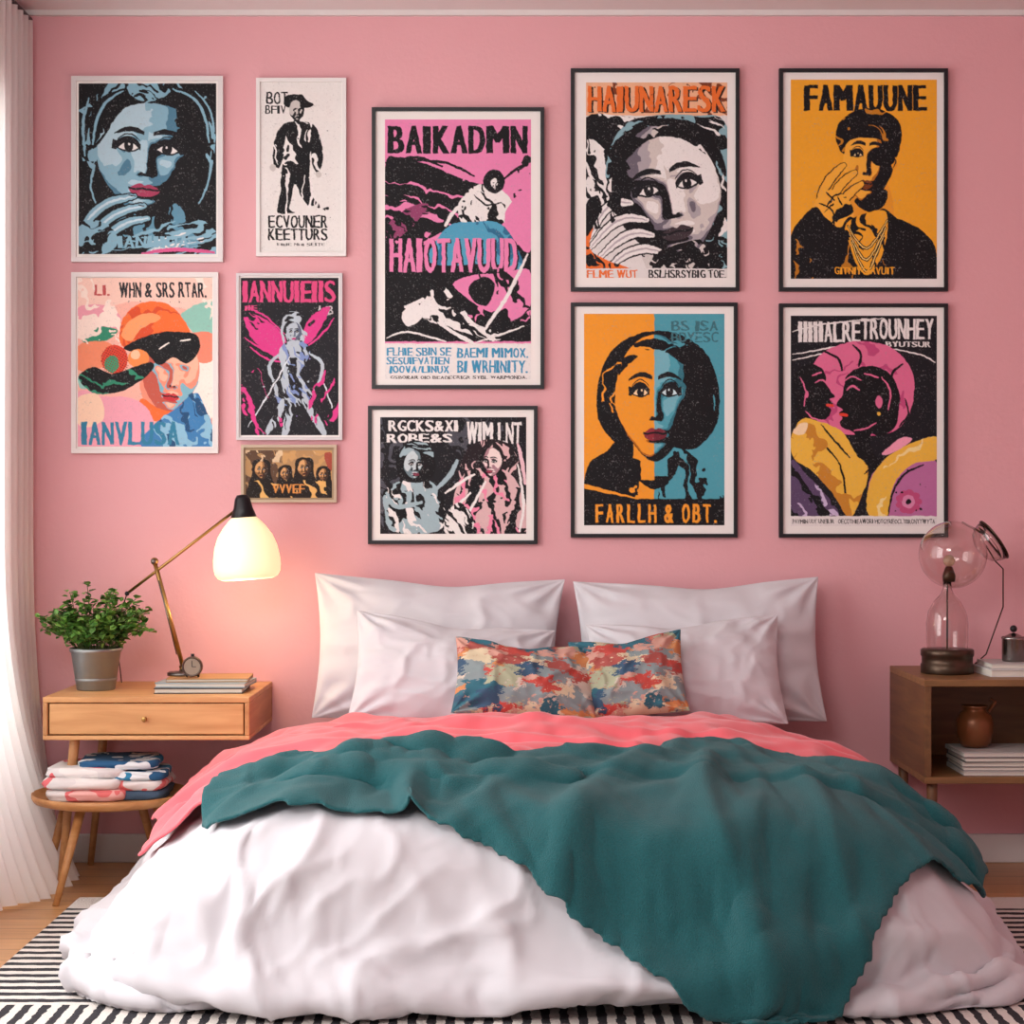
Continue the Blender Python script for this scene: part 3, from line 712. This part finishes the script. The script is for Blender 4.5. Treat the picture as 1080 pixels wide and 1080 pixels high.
p.o('#D8B4B6',bd).folds(K,bd,80,.18,.25,.55,5,5).folds('#E98AA8',bd,70,.18,.25,.66,9,5).face(517,488,12,16,[(.42,K),(.65,'#A8808A'),(9,'#EAD8D4')],lip='#A03050',seed=7,yaw=-.2,light=(.5,-.3,.7))
p.s_(W,3,'484,560 500,530 512,508','546,490 552,530 548,560','466,556 480,536 496,520','470,520 484,510 500,500').s_('#E9C4CC',4,'546,468 550,486 554,510').o(W,'472,540 486,530 500,548 494,562 470,562').folds(K,'472,540 486,530 500,548 494,562 470,562',60,.3,.25,.52,2).splat(K,410,500,550,558,10,1.6,8)
p.done()
# 8 orange face
OR='#E4702C'
p=Art((602,72,780,307),(618,87,767,293),'#15151A',4,bg='#DEDCDA')
p.r('#E9B48E',618,87,767,122).folds('#7a3a1c','618,87 767,87 767,122 618,122',30,.14,.3,.66,5).t(K,'HAIUNARESK',621.5,90,767.5,119,.04,1.8).t(OR,'HAIUNARESK',620,89,766,118,.04,1.5).splat(K,620,88,766,120,5,1.2,9)
p.o('#86AEB8','650,150 660,132 690,122 730,122 767,134 767,240 740,200').o(K,'618,124 664,124 700,128 680,136 660,150 650,172 640,190 618,176').folds(W,'618,124 664,124 700,128 660,150 640,190 618,176',10,.14,.2,.66,4).o(W,'618,150 640,160 652,190 640,214 618,220').folds(K,'618,150 640,160 652,190 640,214 618,220',60,.18,.2,.58,8)
hr='640,190 644,155 664,128 700,122 740,124 767,140 767,293 720,293 744,240 752,200 740,160 700,150 664,170'
p.o(K,hr).hair('#86AEB8',hr,700,215,.17,.60,3,1.0).hair(W,hr,700,215,.2,.70,13,1.0)
p.o('#CFCBC8','680,258 738,245 744,290 690,290').folds(K,'680,258 738,245 744,290 690,290',70,.14,.3,.52,6)
p.face(703,205,57,74,[(.30,K),(.48,'#6A6470'),(.62,'#ABA5AA'),(.78,'#D0C9C4'),(9,W)],rot=-12,yaw=.15,light=(.5,-.35,.65),lip='#3c3036',seed=9,nz=.10,es=1.1)
p.hair(K,'640,184 652,146 682,127 724,127 754,146 766,186 748,166 716,146 684,148 658,172',705,228,.2,.40,5,1.0)
for q in ('622,250 636,224 650,214 666,214','622,262 644,238 662,230 682,232','632,272 652,254 670,246 688,248','640,284 660,268 680,262 698,266'):
    p.s_(K,12.5,q).s_(W,9,q).s_('#B5AEB4',2,q)
orp='618,228 626,238 622,262 640,274 664,284 618,284'
p.o(OR,orp).folds(K,orp,50,.18,.25,.60,3).o(K,'618,216 630,206 634,220 622,246 618,246').folds(K,'700,262 767,250 767,286 690,286',20,.18,.25,.45,5).folds(K,'618,196 650,190 652,230 618,240',70,.2,.2,.60,12)
p.r('#DEDCDA',618,283,767,293).t(OR,'FLME WUT',619,284,673,293,.04,1.3).t(K,'BSLHSRSYBIG TOE.',684,284,766,293,.04,1.3)
p.done()
# 9 yellow man
YE='#EFA82A'
p=Art((822,72,1000,307),(834,84,988,294),'#15151A',4,bg=YE)
p.t(K,'FAMAUUNE',848,88,978,117,.04,2.1)
p.o('#E89C2A','898,190 934,190 940,240 896,240').o(K,'904,208 934,200 933,216 918,224 904,216').face(916,168,27,47,[(.34,K),(.50,'#B9701E'),(9,'#F3B13C')],rot=3,yaw=-.2,light=(-.7,-.25,.68),lip='#7c3c14',eyes=True,seed=4,nz=.06,jaw=.28,white='#F8DFA8',open_=.75,es=1.15)
hr='886,158 881,142 888,126 904,116 926,115 943,123 951,138 949,156 944,168 940,154 924,146 902,146 893,152 890,162'
p.o(K,hr).hair('#C4801E',hr,916,160,.22,.72,7,1.4).e('#E89C2A',943,172,3,7).s_(K,1.2,'941,166 945,170 942,177')
p.o(K,'916,160 930,158 943,162 943,172 934,175 922,173')
for q in ('862,224 868,202 878,186 890,174','868,230 878,208 889,192 902,182','876,234 888,214 898,202 909,194'):
    p.s_(K,11,q).s_('#F3B13C',8.4,q)
hd='856,222 866,204 882,200 896,212 900,230 882,244 862,240'
p.o('#F3B13C',hd).folds(K,hd,-50,.2,.2,.68,3).s_(K,2,'864,214 878,222 880,238','884,208 888,216','872,203 880,211')
jk='834,250 846,230 860,218 872,230 886,240 896,228 912,236 930,220 946,230 968,240 984,256 988,272 988,294 834,294'
p.o(K,jk).folds('#B9791E',jk,70,.11,.15,.76,5,5).o(YE,'892,238 904,228 932,222 936,240 930,270 916,290 904,280 896,258').folds(K,'892,238 904,228 932,222 936,240 930,270 916,290 904,280 896,258',80,.18,.25,.62,8,4)
for k_ in range(3): p.s_(K,3.4,'%d,%d 914,%d %d,%d'%(894+k_*2,238+k_*8,262+k_*12,936-k_*2,232+k_*8)).s_('#F6D27A',1.2,'%d,%d 914,%d %d,%d'%(894+k_*2,238+k_*8,262+k_*12,936-k_*2,232+k_*8))
p.t(YE,'GITNIYGIAVUIT',880,281,944,289)
p.done()
# 10 orange / teal face
TE='#4E9FB0'; O2='#EF9C2C'
p=Art((602,319,778,567),(616,331,764,554),'#15151A',4,bg=O2)
p.r(TE,690,331,764,554)
sh='616,510 622,488 640,476 656,464 720,464 744,490 764,512 764,530 616,530'
p.poly([(x,y) for x,y in smooth(pts(sh)) if x<=690]+[(690,530)],K)
p.folds(O2,'616,510 622,488 640,476 656,464 688,470 688,528 616,528',70,.10,.2,.74,4,4)
p.folds(K,'692,484 712,470 730,480 750,500 764,520 764,530 692,530',80,.13,.2,.54,7,5)
hr='630,436 632,400 644,372 666,355 696,349 726,357 748,378 758,410 757,442 748,460 730,474 700,470 660,470 642,460'
p.o(K,hr).hair(O2,None,690,425,.16,.74,6,1.0,P=[(x,y) for x,y in smooth(pts(hr)) if x<690]).hair(TE,None,690,425,.16,.72,9,1.0,P=[(x,y) for x,y in smooth(pts(hr)) if x>690])
p.r(O2,668,455,690,500).r(TE,690,455,710,500).o(K,'660,480 676,486 690,488 704,484 716,476 712,500 690,516 668,500').r(O2,676,486,690,506).r(TE,690,482,704,502)
p.face(691,420,42,67,[(.24,K),(.36,'#B5661A'),(9,O2)],light=(-.45,-.3,.85),lip='#8E2E3A',seed=4,clip=(0,0,690,999),yaw=0,white='#F6DDB0',nz=.05,es=1.1)
p.face(691,420,42,67,[(.32,K),(.50,'#2F7282'),(.70,TE),(9,'#74B4C2')],light=(-.4,-.3,.8),lip='#6E2432',seed=14,clip=(690,0,999,999),yaw=0,white='#CFE6EA',nz=.06,es=1.1)
p.hair(K,'642,410 648,378 690,357 736,382 746,412 730,392 690,368 658,390',690,430,.2,.36,5,1.0)
p.r(K,616,526,764,554)
p.t('#3A6E78','BSJSA',708,338,758,349).t('#3A6E78','BDYESC',708,350,758,361).folds(TE,'704,336 764,336 764,364 704,364',10,.4,.4,.66,3)
p.t(O2,'FARLLH & OBT.',628,530,757,551,.25,1.2)
p.done()
# 11 pink yellow
PK2='#DD6E96'; YL='#EDBB45'
p=Art((822,320,1000,567),(834,333,988,555),'#15151A',4,bg='#15151C')
p.s_(W,1.6,'836,350 870,342 930,336','836,374 870,368 900,362','940,368 970,374 986,382','836,380 880,372 930,374').t(W,'IIIIIALRE',842,338,908,361,.04,1.4).t(W,'TROUNHEY',908,335,985,358,.04,1.4).t(W,'BYUTSUR',934,360,982,366)
pk='850,430 852,398 866,374 888,363 914,360 942,368 960,388 964,414 956,442 934,458 890,458 866,452'
p.o(PK2,pk).hair('#C04A7C',pk,912,420,.10,.66,4,.8)
p.o(K,'838,424 836,404 842,390 854,384 866,388 871,397 871,404 876,412 881,418 875,421 878,426 874,429 877,433 872,442 861,444 859,456 846,458 840,440').s_(PK2,1.8,'860,404 867,401 872,404','857,396 866,393').s_('#E0402F',3,'872,427 878,428').s_(PK2,1.6,'844,398 850,412 848,428','850,434 857,441 866,443').e(PK2,851,416,2,4)
p.o(K,'948,432 944,450 930,460 918,458 920,476 930,488 918,498 900,486 902,460 896,454 890,452 886,446 889,441 885,436 889,432 882,427 888,418 890,408 893,397 905,388 922,386 938,394 948,412').s_(PK2,2.2,'893,411 899,407 906,411').s_(PK2,1.6,'891,402 899,397 908,401').s_('#E0402F',3.4,'886,437 893,438').s_(PK2,2,'930,398 939,412 937,432','924,446 913,452 901,454','912,394 926,398').e(PK2,927,424,3.5,6.5).e(YL,927,436,2,2)
p.s_(K,3,'868,370 884,378 888,390','952,384 942,392 940,402','900,364 908,374 906,386').s_(K,2,'954,420 958,436 948,450')
y1_='834,462 846,442 862,444 880,450 892,460 904,480 916,494 910,520 896,546 878,520 856,496 838,484'
p.o(YL,y1_).s_(K,2.2,'850,452 866,466 884,486','866,448 878,462 896,482','884,486 890,504 892,530').folds('#C8872C',y1_,55,.09,.2,.70,4,4).o('#F3D9B0','836,456 842,448 852,446 848,458')
p.o('#B96FA0','920,500 944,484 966,480 988,488 988,545 930,545 916,530')
y2_='914,530 920,502 938,480 962,467 988,461 988,484 966,488 950,500 940,518 936,545 918,545'
p.o(YL,y2_).folds('#F6DE98',y2_,-45,.10,.2,.66,4,4).s_(K,2.5,'936,545 942,518 954,500 974,490','912,500 926,486 946,474').o('#F0A0B8','930,478 950,462 962,464 940,478')
for k_ in range(9):
    t_=k_*2*math.pi/9; p.e('#C0507E',958+9*math.cos(t_),529+9*math.sin(t_),5,4)
p.e('#D98AB0',958,529,7,7).e(K,958,529,3,3).splat(K,940,495,985,540,8,1.6,3)
lb='834,486 852,502 870,520 884,545 834,545'
p.o('#5A4668',lb).folds('#C9B9D8',lb,50,.2,.15,.62,3,4).folds(K,lb,40,.2,.15,.58,9,4)
p.r('#E6E2E0',834,544,988,555).t('#444444','PAVMIN UUY UNEILIR',836,547,880,552).t('#222222','OECOTHIEAWORI HOTGYREOCLTBRONYYWYTA',884,547,986,552)
p.done()
print('posters',time.time()-T0)

# ---------------- left desk ----------------
oak=wood('oak','#B98450','#D2A06A',0); oakd=wood('oak_end','#A87344','#C08C58',1)
b=B(); X0,X1,Y0,ZB,ZT=-1.508,-.843,-.56,.497,.635
b.box((X0,Y0,ZT-.018),(X1,0,ZT),oak); b.box((X0,Y0,ZB),(X1,0,ZB+.014),oak); b.box((X0,Y0,ZB+.014),(X0+.016,0,ZT-.018),oakd); b.box((X1-.016,Y0,ZB+.014),(X1,0,ZT-.018),oakd)
b.box((X0+.02,Y0+.004,ZB+.018),(X1-.02,Y0+.03,ZT-.021),oak); b.box((X0+.02,Y0+.03,ZB+.02),(X1-.02,-.01,ZT-.03),oakd)
b.tube([(-1.18,Y0+.004,.565),(-1.18,Y0-.014,.565)],[.007,.009],mat('brass','#A9854F',.3,metal=1))
for y in (Y0+.06,-.06):
    b.tube([(X0+.09,y,ZB),(X0+.04,y,.0)],[.017,.011],oakd)
b.build('desk',.003)
# stool
b=B(); sx,sy=-1.31,-.46
oak2=wood('stool_wood','#A9713F','#C48D57',0)
b.lathe([(.0001,.285),(.22,.285),(.245,.292),(.253,.305),(.253,.318),(.247,.318),(.24,.308),(.0001,.306)],(sx,sy,0),oak2,64)
for a,r2 in ((-115,.30),(65,.29),(-5,.26),(172,.26)):
    t=math.radians(a); c,s_=math.cos(t),math.sin(t)
    b.tube([(sx+.15*c,sy+.15*s_,.29),(sx+(r2-.03)*c,sy+r2*s_,.0)],[.016,.010],oak2)
b.build('stool',.0)
# folded clothes
b=B(); R=random.Random(3)
def slab(b,cx,cy,z0,w,d,h,mt,rz=0,seed=0,fold=True):
    vs=[];fs=[]
    ca,sa=math.cos(rz),math.sin(rz)
    n=40; m_=9
    for k in range(m_+1):
        ph=-math.pi/2+math.pi*k/m_
        zz=h/2*math.sin(ph)*1.0; ins=h/2*(1-math.cos(ph))
        for i in range(n):
            t=2*math.pi*i/n; c,s_=math.cos(t),math.sin(t); q=(abs(c)**6+abs(s_)**6)**(-1/6)
            x=(w/2-ins)*c*q; y=(d/2-ins)*s_*q
            nn=.008*noise.noise(Vector((x*14,y*14,seed+k*.4)))
            x+=nn*1.2;y+=nn
            vs.append((cx+x*ca-y*sa,cy+x*sa+y*ca,z0+h/2+zz+ (nn*.6 if k>m_/2 else 0)))
    for k in range(m_):
        for i in range(n): fs.append((k*n+i,k*n+(i+1)%n,(k+1)*n+(i+1)%n,(k+1)*n+i))
    fs.append(tuple(range(n))[::-1]); fs.append(tuple(m_*n+i for i in range(n)))
    b.add(vs,fs,mt,True)
def cloth_mat(name,a,bc,c,sc):
    m=bpy.data.materials.new(name); m.use_nodes=True; nt=m.node_tree; bs=nt.nodes['Principled BSDF']; bs.inputs['Roughness'].default_value=.9
    tc=nt.nodes.new('ShaderNodeTexCoord'); n=nt.nodes.new('ShaderNodeTexNoise'); n.inputs['Scale'].default_value=sc; n.inputs['Detail'].default_value=2
    r=nt.nodes.new('ShaderNodeValToRGB'); r.color_ramp.interpolation='CONSTANT'; e=r.color_ramp.elements; e[0].color=hx(a); e[1].position=.48; e[1].color=hx(bc); x=e.new(.58); x.color=hx(c)
    nt.links.new(tc.outputs['Object'],n.inputs['Vector']); nt.links.new(n.outputs['Fac'],r.inputs[0]); nt.links.new(r.outputs[0],bs.inputs['Base Color']); return m
c1=cloth_mat('print_red','#D8D0CE','#DD6F6F','#E8B0AA',9); c2=cloth_mat('print_white','#E2DEDC','#D8D4D4','#D96A70',7); c3=cloth_mat('print_blue','#20557E','#DDE3E6','#2F7FA8',8)
zt=.307
slab(b,sx-.06,sy-.02,zt,.27,.30,.036,c1,.1,1); slab(b,sx-.07,sy-.02,zt+.036,.26,.29,.036,c2,.05,2); slab(b,sx-.06,sy,zt+.070,.26,.28,.032,c2,-.04,3)
slab(b,sx+.11,sy,zt,.17,.26,.030,mat('denim','#3D5268',.9,bump=.3),.05,4); slab(b,sx+.10,sy,zt+.029,.19,.26,.032,c1,0,5); slab(b,sx+.10,sy,zt+.060,.18,.25,.028,c3,.08,6); slab(b,sx+.03,sy+.02,zt+.094,.26,.26,.028,c3,.12,7)
b.build('folded_clothes')
# books on desk
b=B()
def book(b,cx,cy,z,w,d,h,cov,page,rz=0):
    M=Matrix.Translation((cx,cy,z))@Matrix.Rotation(rz,4,'Z')
    b.box((-w/2,-d/2,0),(w/2,d/2,.003),cov,M); b.box((-w/2,-d/2,h-.003),(w/2,d/2,h),cov,M); b.box((-w/2,d/2-.003,.003),(w/2,d/2,h-.003),cov,M); b.box((-w/2+.003,-d/2+.004,.003),(w/2-.003,d/2-.003,h-.003),page,M)
page=mat('pages','#D9D3C8',.9,bump=.3,bscale=100)
book(b,-1.03,-.34,ZT,.29,.22,.018,mat('bk1','#3a3838',.5),page,.03)
book(b,-1.02,-.33,ZT+.018,.30,.21,.016,mat('bk2','#8fa0a8',.5),page,-.04)
book(b,-1.01,-.31,ZT+.034,.27,.2,.012,mat('bk3','#A77F52',.5),page,.06)
b.build('book_stack',.001)
# plant
galv=mat('galvanized','#8F9496',.42,metal=.85,bump=.1,bscale=30,var=.15,vscale=14)
px,py=-1.395,-.30
b=B()
b.lathe([(.0001,0),(.062,0),(.064,.004),(.082,.125),(.086,.128),(.088,.135),(.086,.141),(.080,.141),(.078,.125),(.0001,.122)],(px,py,ZT),galv,48)
b.lathe([(.0001,.12),(.079,.121)],(px,py,ZT),mat('soil','#2c2018',1),24)
b.lathe([(.0685,.03),(.0705,.035),(.0695,.04)],(px,py,ZT),galv,48)
gl=[mat('leaf_a','#4F7A2E',.45),mat('leaf_b','#3A6424',.45),mat('leaf_c','#6E9A42',.45)]; stem=mat('stem','#4d5a2c',.6)
R=random.Random(8)
for k in range(80):
    az=R.uniform(0,2*math.pi)
    rr=.20*math.sqrt(R.uniform(.05,1)); hh=.16*math.sqrt(max(0,1-(rr/.21)**2))+R.uniform(.0,.05)
    end=Vector((px+rr*math.cos(az),py+rr*math.sin(az)*.8,ZT+.15+hh*R.uniform(.35,1.05)))
    st=Vector((px+.05*math.cos(az),py+.05*math.sin(az),ZT+.12))
    mid=(st+end)/2+Vector((0,0,.03+.04*R.random()))
    C=[st*(1-t)**2+mid*2*t*(1-t)+end*t*t for t in [i/7 for i in range(8)]]
    b.tube(C,.0013,stem,5,False)
    for i in range(2,8):
        for s_ in range(3):
            p0=C[i]+Vector((R.uniform(-.01,.01),R.uniform(-.01,.01),R.uniform(-.008,.008)))
            d=Vector((R.uniform(-1,1),R.uniform(-1,1),R.uniform(-.35,.6))).normalized(); ln=R.uniform(.018,.034); w=ln*.40
            sd=d.cross(Vector((R.uniform(-.4,.4),R.uniform(-.4,.4),1))).normalized(); nn=sd.cross(d)
            vs=[p0,p0+d*ln*.35+sd*w+nn*.003,p0+d*ln*.75+sd*w*.75+nn*.002,p0+d*ln-nn*.003,p0+d*ln*.75-sd*w*.75+nn*.002,p0+d*ln*.35-sd*w+nn*.003,p0+d*ln*.5-nn*.002]
            b.add(vs,[(0,1,6),(1,2,6),(2,3,6),(3,4,6),(4,5,6),(5,0,6)],R.choice(gl),True)
b.build('potted_plant')
# lamp
LY=-.28; sc=F/(D+LY)
def LP(x,y,dy=0): return Vector(((x-540)/sc,LY+dy,CAMH-(y-540)/sc))
brass=mat('brass'); blk=mat('black_metal','#18161a',.35,metal=.3); steel=mat('steel','#6f6a66',.3,metal=1)
zb=ZT+.046
b=B()
bx=LP(200,700).x
b.lathe([(.0001,0),(.055,0),(.055,.008),(.05,.012),(.015,.014),(.012,.03),(.0001,.03)],(bx-.02,LY,zb),steel,40)
top=LP(163,592); bot=Vector((bx-.02,LY,zb+.02)); hd=LP(250,537); tail=LP(134,626)
b.tube([bot,top],.0075,brass); b.tube([tail,hd],.005,brass); b.ball(top,.013,brass); b.tube([top+Vector((0,-.02,0)),top+Vector((0,.02,0))],.008,steel); b.ball(tail,.008,blk)
b.tube([LP(168,612,-.012),LP(187,690,-.012)],.002,steel); 
b.tube([bot+Vector((-.01,0,0)),bot+Vector((.018,0,.012))],.013,brass)
b.tube([tail,LP(120,650,.1),LP(112,700,.2),LP(114,740,.24)],.002,blk,6)
T=Matrix.Rotation(math.radians(-4),3,'Y'); hc=LP(257,545)
b.lathe([(.0001,.075),(.018,.073),(.026,.06),(.032,.03),(.043,.0),(.040,-.004),(.0001,-.003)],hc,blk,36,T)
b.tube([hd,hc+Vector((0,0,.03))],.007,blk)
glow=mat('opal_glass','#F3E6C8',.35,emis='#FFDDA0',es=.75,trans=0)
b.lathe([(.038,.0),(.050,-.010),(.072,-.035),(.092,-.065),(.105,-.10),(.112,-.140),(.113,-.165),(.110,-.188),(.100,-.204),(.084,-.211),(.080,-.206),(.096,-.200),(.106,-.186),(.109,-.165),(.108,-.140),(.101,-.10),(.088,-.065),(.068,-.035),(.042,-.010)],hc,glow,48,T)
b.ball(hc+Vector((0,0,-.12)),.03,mat('bulb','#ffffff',.5,emis='#FFE2A8',es=8),12)
b.build('desk_lamp')
# small alarm clock
b=B(); cx_=LP(208,700,-.09); cx_.z=zb+.037; Mx=Matrix.Rotation(math.radians(90),3,'X')
b.lathe([(.0001,-.014),(.03,-.014),(.034,-.006),(.034,.01),(.031,.016),(.029,.012),(.0001,.012)],cx_,mat('clock_metal','#5e5048',.3,metal=.9),36,Mx)
b.lathe([(.0001,.0125),(.027,.0125)],cx_,mat('clock_face','#8F8070',.5),30,Mx)
b.box((cx_.x-.001,cx_.y-.0145,cx_.z),(cx_.x+.001,cx_.y-.013,cx_.z+.02),blk); b.box((cx_.x,cx_.y-.0145,cx_.z-.001),(cx_.x+.014,cx_.y-.013,cx_.z+.001),blk)
b.tube([(cx_.x-.02,cx_.y,zb+.002),(cx_.x-.015,cx_.y,cx_.z-.02)],.004,blk,8); b.tube([(cx_.x+.02,cx_.y,zb+.002),(cx_.x+.015,cx_.y,cx_.z-.02)],.004,blk,8)
b.tube([(cx_.x,cx_.y,cx_.z+.032),(cx_.x,cx_.y,cx_.z+.042)],.006,blk,10)
b.build('alarm_clock')

# ---------------- right cabinet ----------------
wal=wood('walnut','#70502F','#93693F',0); wal2=wood('walnut_end','#5E4027','#7C5633',1)
b=B(); x0,x1,y0,zb2,zt2=1.328,2.05,-.55,.355,.69
b.box((x0,y0,zt2-.022),(x1,0,zt2),wal); b.box((x0,y0,zb2),(x1,0,zb2+.022),wal); b.box((x0,y0,zb2+.022),(x0+.022,0,zt2-.022),wal2); b.box((x1-.022,y0,zb2+.022),(x1,0,zt2-.022),wal2); b.box((x0+.022,-.015,zb2+.022),(x1-.022,0,zt2-.022),wal)
for lx in (x0+.035,x1-.035):
    for ly in (y0+.05,-.06): b.tube([(lx,ly,zb2),(lx,ly,0)],[.018,.012],wal2)
b.build('shelf_cabinet',.002)
def RP(x,y,yy): 
    k=F/(D+yy); return Vector(((x-540)/k,yy,CAMH-(y-540)/k))
b=B(); v=RP(1028,790,-.38); z=zb2+.022+.075
b.lathe([(.0001,0),(.04,0),(.052,.012),(.06,.05),(.06,.08),(.052,.105),(.036,.118),(.036,.128),(.045,.136),(.04,.136),(.03,.125),(.0001,.12)],(v.x,v.y,z+.002),mat('terracotta','#7A4A2A',.35,metal=.3),40)
b.tube([(v.x+.045,v.y,z+.118),(v.x+.07,v.y,z+.15),(v.x+.05,v.y,z+.16)],.006,mat('terracotta'),8)
b.build('ceramic_jug')
b=B()
greys=['#CFCBC8','#8d8a88','#D8D2C8','#5a5857','#C2BEBA']
zz=zb2+.022
for i,h in enumerate((.014,.016,.012,.018,.015)):
    book(b,v.x+.10+.006*math.sin(i*3),-.40,zz,.34,.24,h-.0004,mat('mag%d'%i,greys[i],.5),page,.02*math.sin(i*5)); zz+=h
b.build('magazine_stack',.001)
b=B(); c=RP(1072,705,-.33)
book(b,c.x+.02,-.34,zt2,.28,.22,.024,mat('bkw','#D8D6D4',.5),page,.03); book(b,c.x+.025,-.34,zt2+.0245,.27,.21,.018,mat('bkw2','#BDB9B6',.5),page,-.02)
b.build('book_stack',.001)
b=B(); c=RP(1069,690,-.34); zc=zt2+.043
b.lathe([(.0001,0),(.036,0),(.038,.006),(.038,.072),(.041,.078),(.038,.082),(.034,.078),(.034,.01),(.0001,.008)],(c.x,c.y,zc),mat('pewter','#8b8784',.25,metal=1),36)
b.lathe([(.0001,.095),(.012,.092),(.03,.083),(.037,.08)],(c.x,c.y,zc),mat('pewter'),30); b.ball((c.x,c.y,zc+.108),.012,blk,10)
b.tube([(c.x+.038,c.y,zc+.06),(c.x+.062,c.y,zc+.055),(c.x+.062,c.y,zc+.025),(c.x+.038,c.y,zc+.02)],.005,mat('pewter'),8)
b.build('lidded_metal_cup')
# glass lamp
glass=mat('clear_glass','#F4F0EE',.02,trans=1,ior=1.45)
b=B(); YY=-.30; c=RP(999,700,YY); g=RP(1005,585,YY); k=F/(D+YY)
brz=mat('dark_bronze','#4a3a2e',.35,metal=.7)
b.lathe([(.0001,0),(.086,0),(.088,.004),(.088,.03),(.084,.034),(.084,.055),(.088,.06),(.088,.078),(.083,.082),(.0001,.082)],(c.x,YY,zt2),brz,48)
def shell(prof,t=.0025): return prof+[(max(.0001,r-t),z) for r,z in prof[::-1]]
b.lathe(shell([(.068,.084),(.07,.12),(.07,.17),(.064,.205),(.045,.24),(.022,.265),(.014,.285),(.014,.31)]),(c.x,YY,zt2),glass,48)
gr=.113; gc=Vector((g.x,YY,g.z))
b.lathe(shell([(max(.014,gr*math.sin(a)),-gr*math.cos(a)) for a in [.13+i*(math.pi-.2)/26 for i in range(27)]]),gc,glass,56)
b.tube([(c.x,YY,zt2+.08),(c.x,YY,gc.z-.07)],.003,brz,8); b.lathe([(.0001,-.0),(.02,.0),(.022,.02),(.012,.05),(.0001,.052)],(c.x+.006,YY,gc.z-.09),brz,20)
b.ball((c.x+.006,YY,gc.z-.02),.02,mat('clear_bulb','#E8D8B8',.1,trans=.6),10)
q=RP(1040,575,YY); Mr=Matrix.Rotation(math.radians(55),3,'Y')
b.lathe(shell([(.0001,-.03),(.03,-.028),(.055,-.015),(.07,.01),(.075,.03)]),q,glass,40,Mr)
b.lathe([(.072,.028),(.077,.03),(.077,.034),(.072,.034)],q,brz,40,Mr)
b.tube([q,RP(1050,592,YY),RP(1058,600,YY),RP(1058,640,YY-.0),RP(1040,690,YY+.12),(c.x+.09,YY+.06,zt2+.01)],.0025,brz,8)
b.tube([(gc.x+.03,YY,gc.z+.108),q+Vector((-.01,0,.04))],.004,brz,8)
b.build('glass_table_lamp')

# ---------------- lights ----------------
def area(name,loc,rot,sx_,sy_,e,c):
    l=bpy.data.lights.new(name,'AREA'); l.shape='RECTANGLE'; l.size=sx_; l.size_y=sy_; l.energy=e; l.color=c
    o=bpy.data.objects.new(name,l); S.collection.objects.link(o); o.location=loc; o.rotation_euler=[math.radians(a) for a in rot]; return o
area('window_light',(XL-.25,-1.9,1.6),(0,-90,0),2.2,3,125,(1,.985,.97))
area('front_fill_light',(-1.1,-5.0,2.75),(58,0,-14),1.8,1.0,72,(1,.98,.96))  # added neutral fill from high front left, not a fixture of the room
l=bpy.data.lights.new('lamp_bulb_light','POINT'); l.energy=2.8; l.color=(1,.72,.40); l.shadow_soft_size=.05
o=bpy.data.objects.new('lamp_bulb_light',l); S.collection.objects.link(o); o.location=hc+Vector((0,-.02,-.25))
w=bpy.data.worlds.new('World'); S.world=w; w.use_nodes=True; w.node_tree.nodes['Background'].inputs[0].default_value=(.96,.97,1,1); w.node_tree.nodes['Background'].inputs[1].default_value=.48
cam=bpy.data.cameras.new('camera'); co=bpy.data.objects.new('camera',cam); S.collection.objects.link(co)
co.location=(0,-D,CAMH); co.rotation_euler=(math.pi/2,0,0); cam.lens=36*F/1080; cam.sensor_width=36
S.camera=co
print('total',time.time()-T0)
